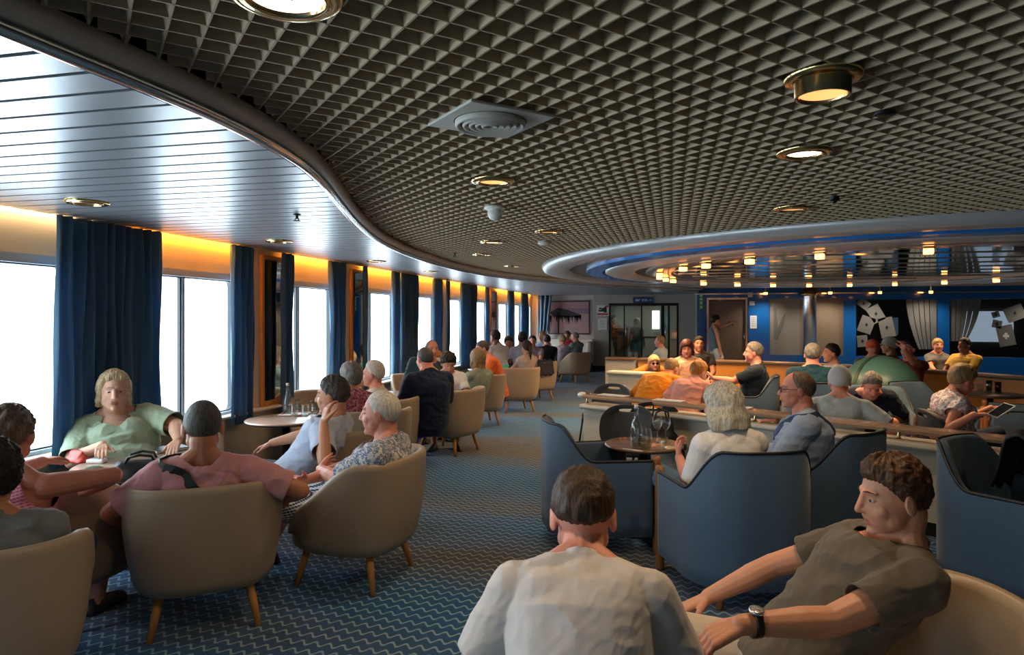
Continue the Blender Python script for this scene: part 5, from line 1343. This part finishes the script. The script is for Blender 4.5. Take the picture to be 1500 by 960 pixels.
cast('blue_far', 'brown haired man in a light blue shirt beyond the black shirt', 150, head=(794, 493, 17.6), vox=FAR, S=1.04, zh=.54, skin='mid', hair='short', hcol=HSAND, shirt=cloth('sky', '#7f9fc0'))
cast('black_shirt', 'man in a black shirt seen from behind before the beach picture', 15, head=(801, 499, 16.3), vox=FAR, S=1.04, zh=.5, rec=12, skin='tan', hair='short', hcol=HDARK, shirt=cloth('black', '#141519'), sleeve=.8)
cast('small_head', 'person with brown hair in a pale top under the beach picture', 30, head=(824, 499, 17.2), vox=FAR, S=.98, zh=.5, fem=True, skin='mid', hair='short', hcol=HSAND, shirt=cloth('mauve', '#b7adb9'))
cast('red_top', 'person in a bright red top on the white bench', 175, head=(831, 492, 19.2), vox=FAR, S=1.0, zh=.52, fem=True, skin='mid', hair='tied', hcol=HBROWN, shirt=cloth('red', '#b3273c'))
cast('bald_far', 'balding man in a grey and green top near the white bench', 60, head=(842, 494, 17.9), vox=FAR, S=1.08, zh=.54, rec=0, skin='red', hair='ring', hcol=HGREY, shirt=cloth('slate_green', '#7d9390'), sleeve=1.7)
# ---- right side, near the blue armchairs
cast('white_bob', 'woman with a thick grey-white bob in a white tee, seen from behind', 26, head=(1057, 598, 4.02), vox=NEAR, S=1.03, fat=1.12, fem=True, zh=.47, rec=8, curl=8, hp=6, hy=28, skin='red', hair='bob', bob=.125, bobw=.15, wild=.006, hcol=hair_mat('silver', '#8a8577', '#cfc8b8'), shirt=cloth('warm_white', '#dcd9d8'), sleeve=.85, loose=.022, fold=.45, pants=DENIM, plen=1.9,
     armL=dict(e=(1013, 712, 3.98, 'px'), t=(994, 668, 4.2, 'px'), d=(.1, .5, .8), n=(.6, -.5, 0), curl=38), armR=dict(t=(1040, 668, 4.45, 'px'), d=(-.7, .6, .1)))
cast('braces', 'balding man with glasses in a pale blue shirt crossed by a navy strap', 78, head=(1166, 573, 4.55), vox=NEAR, S=1.06, fat=1.2, zh=.48, rec=10, curl=14, hp=2, hy=12, skin='red', hair='ring', hcol=hair_mat('greybrown', '#4d3a2e', '#7b6556'), brow=BGREY, glasses='black', shirt=cloth('pale_blue', '#8fa0b8'), sleeve=1.5, loose=.02, pants=NAVY, plen=1.8)
cast('cap_man', 'man in a light grey tee and pale cap, arms spread along the rail', -12, head=(1230, 568, 5.85), vox=.006, S=1.0, zh=.44, rec=8, curl=6, hp=2, hy=0, skin='red', hair=None, cap=cloth('cap_pale', '#b4b6b8'), shirt=cloth('ash_tee', '#a4afb4'), fold=.8, sleeve=.8, loose=.018, ncut=.09,
     armL=dict(e=(1165, 622, 5.75, 'px'), t=(1128, 614, 5.62, 'px'), d=(-1, .2, -.1)), armR=dict(e=(1300, 622, 5.6, 'px'), t=(1335, 632, 5.35, 'px'), d=(1, -.3, -.1)))
cast('looking_down', 'grey haired man in a navy top looking down, in front of the green dome', 172, head=(1277, 566, 6.6), vox=.006, S=1.03, zh=.46, rec=-6, curl=26, hp=34, hy=8, skin='red', hair='short', hcol=HGREY, brow=BGREY, shirt=cloth('navy_knit', '#18202f'), sleeve=.9)
cast('tablet', 'woman with short fair hair in a pale floral top reading a tablet', -82, head=(1410, 559, 5.9), vox=.006, S=1.0, fat=1.1, fem=True, zh=.47, rec=2, curl=12, hp=22, hy=8, skin='red', hair='thick', hcol=HSAND, shirt=pattern_mat('floral_pale', '#c4c8c2', ['#8fa3a0', '#b98a9a', '#d8dad4'], 40), sleeve=.35, loose=.02, pants=NAVY, plen=1.6,
     armR=dict(e=(1392, 622, 5.7, 'px'), t=(1440, 600, 5.55, 'px'), d=(.2, 1, .1), curl=40), armL=dict(t=(1452, 598, 5.85, 'px'), d=(.2, 1, .1), curl=40))
# ---- beyond the white partition
cast('orange_tee', 'man in a bright orange tee bent forward, seen from behind', -38, head=(984, 541, 8.1), vox=MID, S=1.08, fat=1.1, zh=.46, rec=-4, curl=36, hp=26, skin='red', hair='buzz', hcol=HSAND, shirt=cloth('bright_orange', '#e0861a'), sleeve=.85, loose=.02)
cast('pink_top', 'woman with ginger hair in a pale pink top, seen from behind', -28, head=(1024, 546, 7.5), vox=MID, S=1.02, fat=1.1, fem=True, zh=.45, rec=-4, curl=26, hp=22, hy=-14, skin='pale', hair='tied', hcol=HGING, bun=(0, -.07, .07, .05), shirt=cloth('salmon', '#dd9a8a'), sleeve=.7)
cast('polo_grey', 'grey haired man in a dark polo facing left, elbow raised', 84, head=(1103, 518, 8.4), vox=MID, S=1.06, fat=1.1, zh=.5, rec=4, skin='red', hair='short', hcol=HGREY, shirt=cloth('dark_polo', '#17232f'), sleeve=.8, armL=dict(t=(-.05, .45, .78), d=(0, .6, .6)))
cast('teal_back', 'grey haired person in a dark teal top with their back to the camera', -6, head=(1190, 521, 7.9), vox=MID, S=1.06, fat=1.15, zh=.5, rec=4, skin='red', hair='short', hcol=HGREY, shirt=cloth('teal_deep', '#153a48'), sleeve=1.7)
cast('white_profile', 'dark haired man in a white shirt seen in profile beside the steel column', 98, head=(1217, 519, 9.2), vox=MID, S=1.0, zh=.5, skin='mid', hair='short', hcol=HDARK, brow=BDARK, shirt=cloth('offwhite', '#b9b9bd'))
cast('shades', 'blond woman with sunglasses and an orange top leaning on the partition', 195, head=(958, 533, 11.8), vox=MID, S=.96, fem=True, zh=.46, rec=-6, curl=22, hp=4, skin='red', hair='bob', bob=.13, hcol=HBLOND, glasses='sun', shirt=cloth('coral_orange', '#dd7a2e'), sleeve=1.8, armR=dict(t=(925, 545, 11.6, 'px'), d=(1, .2, 0)))
cast('peach', 'woman with dark red hair in a peach top facing the camera', 178, head=(1006, 512, 10.4), vox=MID, S=1.06, fat=1.15, fem=True, zh=.5, hp=10, skin='red', hair='bob', bob=.11, hcol=hair_mat('auburn', '#2e1712', '#5c2c20'), shirt=cloth('peach_top', '#cf9e7d'), sleeve=.8)
cast('dark_behind', 'dark haired person just behind the woman in the peach top', 185, head=(1024, 505, 11.6), vox=MID, S=1.04, zh=.54, skin='tan', hair='short', hcol=HDARK, shirt=cloth('charcoal', '#2a2a30'))
cast('pale_far', 'balding man in a pale blue shirt seated before the glass doors', 70, head=(966, 501, 14.4), vox=FAR, S=1.04, zh=.52, skin='red', hair='receding', hcol=HSAND, shirt=cloth('ice', '#a9b9c6'))
cast('hat_orange', 'person in an orange cap just visible above the green dome', 180, head=(1279, 511, 10.0), vox=FAR, S=1.0, zh=.5, skin='red', hair=None, cap=cloth('cap_orange', '#d9663c'), shirt=cloth('grey_green', '#6d7468'))
cast('hat_white', 'person in a pale hat right of the dome top', 60, head=(1302, 507, 10.2), vox=FAR, S=1.02, zh=.5, skin='mid', hair=None, cap=cloth('cap_white', '#bcb5a0'), shirt=cloth('tan_shirt', '#8a7456'))
cast('fist', 'person in a dark red top raising a fist to the chin, right of the dome', 130, head=(1330, 512, 9.1), vox=FAR, S=1.02, zh=.5, skin='red', hair='short', hcol=HDARK, shirt=cloth('maroon', '#7a2f2c'), armL=dict(t=(1324, 512, 8.7, 'px'), d=(0, .1, 1), pole=(-.4, .6, -1), curl=70))
cast('grey_woman', 'brown haired woman in a grey top facing the camera beside the yellow shirt', 178, head=(1374, 507, 12.4), vox=FAR, S=1.02, fem=True, zh=.5, skin='red', hair='tied', hcol=HSAND, shirt=cloth('dim_grey', '#5f6163'))
cast('yellow', 'dark haired man in a yellow shirt facing left at the far right', 120, head=(1412, 507, 11.6), vox=FAR, S=1.1, fat=1.1, zh=.5, skin='brown', hair='short', hcol=HDARK, shirt=cloth('yellow', '#c9a248'))
# ---- people standing far away
cast('standing', 'standing woman in a blue tank top and white shorts reaching out before the brown door', -75, head=(1049, 470, 15.4), vox=.009, S=.95, fem=True, stand=True, zh=.9, rec=2, skin='mid', hair='tied', hcol=HDARK, bun=(0, -.09, .06, .045), shirt=cloth('steel_blue', '#5a7288'), sleeve=0, pants=WHITEC, plen=.55, armL=dict(t=(1075, 472, 15.3, 'px'), d=(0, 1, .2), pole=(0, -.2, -1)))
cast('teal_dress', 'woman in a teal dress walking behind the glass door', 10, head=(933, 473, 21.0), vox=.010, S=.9, fem=True, stand=True, zh=.9, skin='mid', hair='bob', hcol=HBLOND, shirt=cloth('teal_dress', '#2f6f78'), hem=0, pants=cloth('turquoise', '#1f8f86'), plen=.75, ploose=.04)
cast('vestibule_man', 'dark haired person in an orange top at the left of the glass door', -90, head=(899, 468, 21.2), vox=.010, S=.93, stand=True, zh=.92, skin='tan', hair='short', hcol=HDARK, shirt=cloth('rust', '#a45a38'), pants=cloth('pale_trouser', '#a9a9a6'), plen=1.85)
# ================================================================ SMALL THINGS
CG = glass_mat('clear_glass', '#f6fafa', .94); WATER = glass_mat('drink_clear', '#dfe8ea', .88)
# worn things
def worn(key, name, mb, m_, **k): return mb.build(name, m_, CAST[key]['root'], **k)
def watch(key, side, off=.035):
    c = CAST[key]; a, e, w_ = c['arms'][side]; ax = (e - w_).normalized(); p = w_ + ax * off; n = c['hands'][side][1]
    n = (n - ax * n.dot(ax)).normalized() * -1; x = ax.cross(n); r_ = .0315 * c['S']
    mb = MB(); rs = []
    for q in range(29):
        a_ = 2 * PI * q / 28; rad = x * math.cos(a_) + n * math.sin(a_)
        rs.append([p + rad * r_ + ax * .010, p + rad * (r_ + .004) + ax * .010, p + rad * (r_ + .004) - ax * .010, p + rad * r_ - ax * .010])
    mb.rings(rs, True, False, False); o = worn(key, 'wristwatch', mb, mat('watch_strap_black', '#15130f', .4))
    M_ = Matrix((x, ax, n)).transposed().to_4x4(); M_.translation = p + n * (r_ + .003)
    MB().lathe([(.019, 0), (.0205, .003), (.0195, .009), (.016, .010)], seg=28, cap0=True, M=M_).build('watch_case', STEEL, o)
    MB().lathe([(.0165, .0095), (.001, .0095)], seg=28, M=M_).build('watch_dial', mat('dial_dark', '#1e2730', .2), o)
    h = MB()
    for q in range(12):
        a_ = 2 * PI * q / 12; h.tube([M_ @ Vector((.0125 * math.cos(a_), .0125 * math.sin(a_), .0102)), M_ @ Vector((.0150 * math.cos(a_), .0150 * math.sin(a_), .0102))], .0007, 5)
    h.tube([M_ @ Vector((0, 0, .0104)), M_ @ Vector((.006, .008, .0104))], .0008, 5); h.tube([M_ @ Vector((0, 0, .0104)), M_ @ Vector((-.010, .004, .0104))], .0006, 5)
    h.build('watch_hands', STEEL, o)
watch('olive', -1)
def strap(key, pts, m_, name='bag_strap', w_=.02, th=.004):
    """band lying on the torso: pts are (side, height along the back, front/back)"""
    c = CAST[key]; lv = c['lv']; S = c['S']; P = []
    for sx_, t, y in pts:
        i = min(len(lv) - 2, max(0, int(t))); f = t - i
        cc = lv[i][0].lerp(lv[i + 1][0], f); m3 = lv[i][1].lerp(lv[i + 1][1], f) if hasattr(lv[i][1], 'lerp') else lv[i][1]
        P.append((cc + m3 @ Vector((sx_ * S, y * S, 0)), (m3 @ Vector((sx_, y * 1.4, .0))).normalized()))
    from mathutils.bvhtree import BVHTree
    me = c['shirt'].data; bv = BVHTree.FromPolygons([v.co.copy() for v in me.vertices], [tuple(f.vertices) for f in me.polygons])
    sp = spline([p for p, n in P], 6); sn = spline([n for p, n in P], 6); rs = []
    for i in range(len(sp)):        # let the band lie on the cloth
        n = sn[i].normalized(); hit = bv.ray_cast(sp[i] + n * .25, -n, .45)
        if hit[0] is not None: sp[i] = hit[0] + n * .003; sn[i] = (n + hit[1] * (1 if hit[1].dot(n) > 0 else -1)).normalized()
    for _ in range(2): sp = [sp[0]] + [(sp[i - 1] + 2 * sp[i] + sp[i + 1]) / 4 for i in range(1, len(sp) - 1)] + [sp[-1]]
    for i, p in enumerate(sp):
        t = (sp[min(i + 1, len(sp) - 1)] - sp[max(i - 1, 0)]).normalized(); n = sn[i].normalized(); n = (n - t * n.dot(t)).normalized(); x = t.cross(n)
        rs.append([p + x * w_ + n * th, p - x * w_ + n * th, p - x * w_ - n * th, p + x * w_ - n * th])
    return MB().rings(rs, True, True, True, smooth=False).build(name, m_, c['root'])
strap('pink', [(-.10, 4.0, .05), (-.105, 4.02, -.06), (-.07, 3.6, -.135), (-.01, 3.0, -.155), (.05, 2.3, -.15), (.11, 1.4, -.13)], mat('strap_black', '#0f1216', .6), w_=.022)
strap('braces', [(.03, 2.8, -.16), (-.05, 3.5, -.13), (-.10, 3.98, -.08), (-.115, 4.0, .02), (-.12, 3.5, .10), (-.10, 2.9, .14), (-.05, 2.0, .16)], mat('strap_navy', '#173a63', .6), w_=.02)
# collar of the blue shirt and the navy polo
def tumbler(p, label, group, r=.031, h=.10, name='glass_tumbler', fill=.0):
    t = empty(name, p, 0, label, 'glass', group)
    MB().lathe([(.001, 0), (r * .86, 0), (r * .9, .004), (r, h), (r - .002, h), (r * .84, .012), (.001, .012)], seg=28).build('bowl', CG, t)
    if fill: MB().lathe([(.001, .0125), (r * .83, .0125), (r * .84 + (r * .1) * fill, h * fill), (.001, h * fill)], seg=24).build('drink', WATER, t)
    return t
def carafe(p, label, group=None, cork=True):
    t = empty('glass_bottle', p, 0, label, 'bottle', group)
    MB().lathe([(.001, 0), (.038, 0), (.041, .006), (.041, .135), (.03, .175), (.0155, .205), (.014, .265), (.0175, .27), (.0175, .28), (.0125, .28), (.0125, .205), (.027, .172), (.038, .133), (.038, .012), (.001, .012)], seg=32).build('body', CG, t)
    MB().lathe([(.001, .0125), (.0375, .0125), (.0375, .09), (.001, .09)], seg=28).build('water', WATER, t)
    if cork: MB().lathe([(.001, .272), (.0125, .272), (.014, .285), (.014, .298), (.001, .3)], seg=18).build('stopper', WHITEP, t)
    return t
Z6 = .601
def on(u, v, z=Z6): p = PZ(u, v, z); return (p.x, p.y, z)
carafe(on(421, 607), 'clear glass bottle on the red tray table by the mirror')
t = empty('serving_tray', on(432, 608), .3, 'small red and white tray under the glasses', 'tray')
MB().box((0, 0, .004), (.26, .17, .008)).build('plate', mat('tray_red', '#b0303a', .35), t, bevel=.003)
rim = MB(); rim.tube([(-.13, -.085, .010), (.13, -.085, .010), (.13, .085, .010), (-.13, .085, .010), (-.13, -.085, .010)], .006, 8).build('rim', WHITEP, t)
MB().box((-.02, .01, .0095), (.15, .10, .003)).build('napkin', WHITEP, t)
for (u, v), lb in (((431, 610), 'short tumbler in front of the glass bottle on the red tray table'), ((437, 602), 'tallest tumbler beside the glass bottle on the red tray table'), ((447, 612), 'tumbler nearest the camera on the red tray table'), ((460, 605), 'tumbler at the right end of the red tray table')):
    tumbler(on(u, v, .609), lb, 'tumblers on the red tray table', .033, .115, fill=.4)
# table in front of the woman in green
def phone(p, rz, label, m_=None):
    t = empty('mobile_phone', p, rz, label, 'phone')
    MB().box((0, 0, .004), (.075, .15, .008)).build('case', m_ or mat('phone_case_plum', '#5a3a44', .3), t, bevel=.006)
    MB().box((0, 0, .0085), (.066, .138, .001)).build('screen', mat('phone_screen', '#0b0d11', .08), t)
phone(on(166, 666), .9, 'plum cased phone lying flat on the table by the green blouse woman')
phone(on(140, 664), .3, 'dark phone left of the plum phone on the same table', BLACKM)
t = empty('book', on(247, 660), -.5, 'thick pale book with dark edges on the table, right of the phones', 'book')
MB().box((0, 0, .010), (.15, .21, .018)).build('pages', mat('pages', '#cfc6b2', .7), t); MB().box((0, 0, .0205), (.156, .216, .003)).box((0, 0, .0015), (.156, .216, .003)).build('cover', mat('book_cover', '#3b3f45', .5), t)
t = empty('drinks_can', on(303, 672), 0, 'round silver tin on the table just left of the shaved head man', 'tin')
MB().lathe([(.001, 0), (.042, 0), (.045, .004), (.045, .035), (.04, .04), (.036, .037), (.001, .037)], seg=30).build('body', mat('tin_silver', '#b7bcc0', .25, metal=.9), t); MB().lathe([(.046, .028), (.046, .036), (.044, .037)], seg=30).build('lid_rim', CHROME, t)
t = empty('tissue_pack', on(142, 678), .2, 'small white packet near the left edge of the table', 'packet')
MB().box((0, 0, .0125), (.11, .06, .025)).build('wrap', WHITEP, t, bevel=.009); MB().box((0, 0, .0255), (.09, .02, .002)).build('flap', mat('packet_blue', '#8fa9c4', .5), t)
def soft_bag(name, p, rz, size, m_, label, cat, handles=True, seed=1):
    t = empty(name, p, rz, label, cat); rnd = np.random.RandomState(seed); a, b_, h = size; rs = []
    for i in range(11):
        f = i / 10; k = (1 - .25 * f ** 2) * (.86 + .14 * math.sin(PI * min(1, f * 2 + .2))); ring = []
        for q in range(36):
            an = 2 * PI * q / 36; e = 3; c, s_ = math.cos(an), math.sin(an); kk = (abs(c) ** e + abs(s_) ** e) ** (-1 / e)
            w_ = 1 + .06 * math.sin(3 * an + 5 * f + seed) + .04 * math.sin(7 * an - 8 * f)
            ring.append(Vector((a * c * kk * k * w_, b_ * s_ * kk * (k - .45 * f) * w_, h * f * (1 + .08 * math.sin(2 * an + seed)))))
        rs.append(ring)
    MB().rings(rs).build('body', m_, t)
    if handles:
        for s_ in (-1, 1): MB().tube([(-a * .45, s_ * b_ * .4, h * .95), (-a * .35, s_ * b_ * .55, h * 1.3), (0, s_ * b_ * .62, h * 1.42), (a * .35, s_ * b_ * .55, h * 1.3), (a * .45, s_ * b_ * .4, h * .95)], .008, 8).build('handle', m_, t)
    return t
BAGM = mat('bag_black', '#15191d', .5, bump=.3, bscale=40)
soft_bag('shoulder_bag', on(207, 700), .6, (.17, .10, .10), BAGM, 'black soft shoulder bag on the table edge behind the pink tee man', 'bag')
soft_bag('pouch', on(113, 676), -.3, (.10, .05, .07), mat('pouch_red', '#c2402f', .5, bump=.2, bscale=30), 'orange red pouch on the left side of the table', 'pouch', False, 4)
soft_bag('floor_bag', (-2.86, 3.42, 0), .5, (.20, .12, .16), BAGM, 'black bag on the carpet under the chairs by the pink tee man', 'bag', True, 6)
# table between the blue armchairs
Z62 = .621
carafe(on(932, 656, Z62), 'swing top glass bottle on the table between the blue armchairs')
p = on(944, 657, Z62); t = empty('glass_jug', p, 0, 'glass jug with a handle beside the swing top bottle', 'jug')
MB().lathe([(.001, 0), (.045, 0), (.05, .008), (.052, .09), (.046, .125), (.048, .135), (.045, .135), (.043, .124), (.049, .09), (.046, .012), (.001, .012)], seg=32).build('body', CG, t)
MB().tube([(.047, 0, .115), (.085, 0, .115), (.092, 0, .07), (.075, 0, .035), (.05, 0, .03)], .006, 8).build('handle', CG, t)
MB().lathe([(.001, .0125), (.045, .0125), (.048, .06), (.001, .06)], seg=28).build('lemon_water', glass_mat('lemon_water', '#e9e3c4', .9), t)
tumbler(on(972, 659, Z62), 'small tumbler near the hands of the white haired woman', 'glasses between the blue armchairs', .03, .085)
def wineglass(p, label, group):
    t = empty('wine_glass', p, 0, label, 'glass', group)
    MB().lathe([(.001, 0), (.032, 0), (.032, .002), (.005, .006), (.0035, .085), (.02, .1), (.036, .135), (.034, .185), (.0325, .185), (.0345, .135), (.019, .103), (.001, .096)], seg=28).build('bowl', CG, t)
wineglass(on(975, 648, Z62), 'wine glass at the back right of the table between the blue armchairs', 'glasses between the blue armchairs')
wineglass(on(963, 648, Z62), 'second wine glass, left of the other by the handbag', 'glasses between the blue armchairs')
t = empty('stirring_stick', on(926, 660, Z62 + .004), -.4, 'white stick lying on the near edge of the walnut table', 'stick')
MB().tube([(-.07, 0, .003), (.07, 0, .003)], .004, 8).build('shaft', WHITEP, t); MB().ell((.075, 0, .004), (.008, .006, .003), 10, 6).build('tip', WHITEP, t)
c_ = CAST['white_bob']; 
soft_bag('handbag', (-.10, 6.22, .43), .3, (.15, .09, .2), BAGM, 'black handbag on the dark slotted chair behind the walnut table', 'bag', True, 3)
# tablet held by the woman on the right
ht = CAST['tablet']; rt = ht['root']; w1 = rt.matrix_basis @ ht['arms'][1][2]; w2 = rt.matrix_basis @ ht['arms'][-1][2]
d1 = (rt.matrix_basis.to_3x3() @ ht['hands'][1][0])
p = (w1 + w2) / 2 + d1 * .13
t = empty('tablet_computer', p, math.atan2(d1.y, d1.x), 'white edged tablet held by the woman in the floral top', 'tablet')
M_ = Matrix.Rotation(R(-38), 4, 'Y')
MB().box((0, 0, 0), (.17, .23, .008), M=M_).build('case', WHITEP, t, bevel=.003); MB().box((0, 0, .0), (.15, .21, .0095), M=M_).build('screen', mat('phone_screen', '#0b0d11', .08), t)
# table at the right with cups
zc = .621
for u, v, lb, m_, h in ((1449, 573, 'pale green tumbler on the small dark table at the right', glass_mat('green_glass', '#b9d0bd', .8), .13), (1462, 574, 'dark brown bottle-like glass beside the pale green tumbler', mat('cola_glass', '#2b140c', .1), .12), (1436, 574, 'short clear glass left of the pale green tumbler', CG, .09)):
    t = empty('drink_glass', on(u, v, zc), 0, lb, 'glass', 'glasses on the small dark table')
    MB().lathe([(.001, 0), (.032, 0), (.036, h), (.033, h), (.03, .01), (.001, .01)], seg=24).build('bowl', m_, t)
    MB().lathe([(.036, h - .004), (.037, h), (.036, h + .002)], seg=24).build('lip', CG, t)
# coats over chairs
JK = mat('jacket_dark', '#1d1a1b', .7, bump=.4, bscale=18)
def coat(p, rz, size, m_, label, seed=0):
    t = empty('jacket', p, rz, label, 'jacket'); a, b_, h = size
    vs = []; n, k = 26, 22
    for i in range(n + 1):
        for j in range(k + 1):
            x = (i / n - .5) * 2 * a; y = (j / k - .5) * 2 * b_
            drop = max(0, abs(y) - b_ * .25); z = h - drop * 1.6 + .018 * math.sin(9 * x / a + seed + 3 * y) + .012 * math.sin(14 * y / b_ + seed + 4 * x)
            vs.append(Vector((x, math.copysign(min(abs(y), b_ * .25 + drop * .35), y), z)))
    o = MB().add(vs, [(i * (k + 1) + j, i * (k + 1) + j + 1, (i + 1) * (k + 1) + j + 1, (i + 1) * (k + 1) + j) for i in range(n) for j in range(k)], 0, True).build('body', m_, t)
    s_ = o.modifiers.new('t', 'SOLIDIFY'); s_.thickness = .012
    MB().tube([(a * .6, b_ * .3, h * .9), (a * .8, b_ * .5, h * .4), (a * .75, b_ * .55, h * .1)], [.05, .045, .04], 12).build('sleeve', m_, t)
coat((-2.28, 12.28, .42), R(40), (.16, .2, .33), mat('jacket_navy', '#1b2130', .7, bump=.4, bscale=18), 'dark jacket draped over the arm of the far beige armchair')
coat((1.98, 4.42, .52), R(48), (.2, .26, .36), JK, 'dark brown jacket bundled in the blue armchair at the right edge', 2)
t = empty('toy_bucket', (at(737, 11.6).x, at(737, 11.6).y, .6), 0, 'small turquoise bucket on the far table by the windows', 'bucket')
MB().lathe([(.001, 0), (.07, 0), (.1, .13), (.095, .13), (.066, .01), (.001, .01)], seg=24).build('body', mat('turquoise', '#53c2ae', .4), t); MB().tube([(-.097, 0, .125), (-.06, 0, .2), (.06, 0, .2), (.097, 0, .125)], .004, 6).build('handle', WHITEP, t)
# menus and papers along the rail
for i, (u, d, lb, ln) in enumerate(((905, 6.85, 'rolled white menu on the rail near its left end', .32), (1000, 6.45, 'white folded paper on the rail left of the white haired woman', .3), (1105, 6.0, 'white folded paper on the rail right of the white haired woman', .26))):
    best = min(pp_ for pp_ in [((p_[0] - at(u, d).x) ** 2 + (p_[1] - at(u, d).y) ** 2, k_) for k_, p_ in enumerate(RAILP)])[1]; q = RAILP[best]
    t = empty('menu_card', (q[0], q[1], .747), R(-26), lb, 'menu', 'paper menus on the rail')
    MB().box((0, 0, .003), (ln, .1, .004)).build('sheet', PAPER, t); MB().box((.01, .012, .0085), (ln * .94, .085, .004)).build('inner_sheet', WHITEP, t)
# round pale knob at the rail end
q = RAILP[0]
t = empty('rail_knob', (q[0] - .02, q[1], .715), 0, 'pale round knob capping the left end of the rail', 'knob')
MB().ell((-.03, 0, .015), (.05, .04, .032), 20, 12).build('cap', WHITEP, t); MB().tube([(0, 0, .014), (.05, -.02, .014)], .022, 12).build('collar', BRASS, t)
# ================================================================ CAMERA, LIGHT
cd = bpy.data.cameras.new('camera'); cam = bpy.data.objects.new('camera', cd); COL.objects.link(cam)
cam.location = (0, 0, HC); cam.rotation_euler = (PI / 2, 0, TH)
cd.sensor_width = 36; cd.sensor_fit = 'HORIZONTAL'; cd.lens = 36 * FPX / 1500
cd.shift_y = -(480 - CY) / 1500
cd.clip_start = .05
SC.camera = cam
wd = bpy.data.worlds.new('World'); SC.world = wd; wd.use_nodes = True
bgn = wd.node_tree.nodes['Background']; bgn.inputs[0].default_value = (.80, .91, 1.0, 1); bgn.inputs[1].default_value = 7.0
for (y0, y1) in WINS:
    l = bpy.data.lights.new('daylight_portal', 'AREA'); l.shape = 'RECTANGLE'; l.size = ZH - ZS; l.size_y = y1 - y0
    l.cycles.is_portal = True
    o = bpy.data.objects.new('daylight_portal', l); COL.objects.link(o)
    o.location = (XW - .11, (y0 + y1) / 2, (ZS + ZH) / 2); o.rotation_euler = (0, -PI / 2, 0)
cy = SC.cycles
cy.max_bounces = 7; cy.diffuse_bounces = 4; cy.glossy_bounces = 4; cy.transmission_bounces = 6; cy.transparent_max_bounces = 12
cy.caustics_reflective = False; cy.caustics_refractive = False; cy.sample_clamp_indirect = 6; cy.blur_glossy = .5
cy.use_denoising = True
SC.view_settings.view_transform = 'Standard'; SC.view_settings.look = 'None'; SC.view_settings.gamma = 1; SC.view_settings.use_curve_mapping = False
SC.view_settings.exposure = 0.85
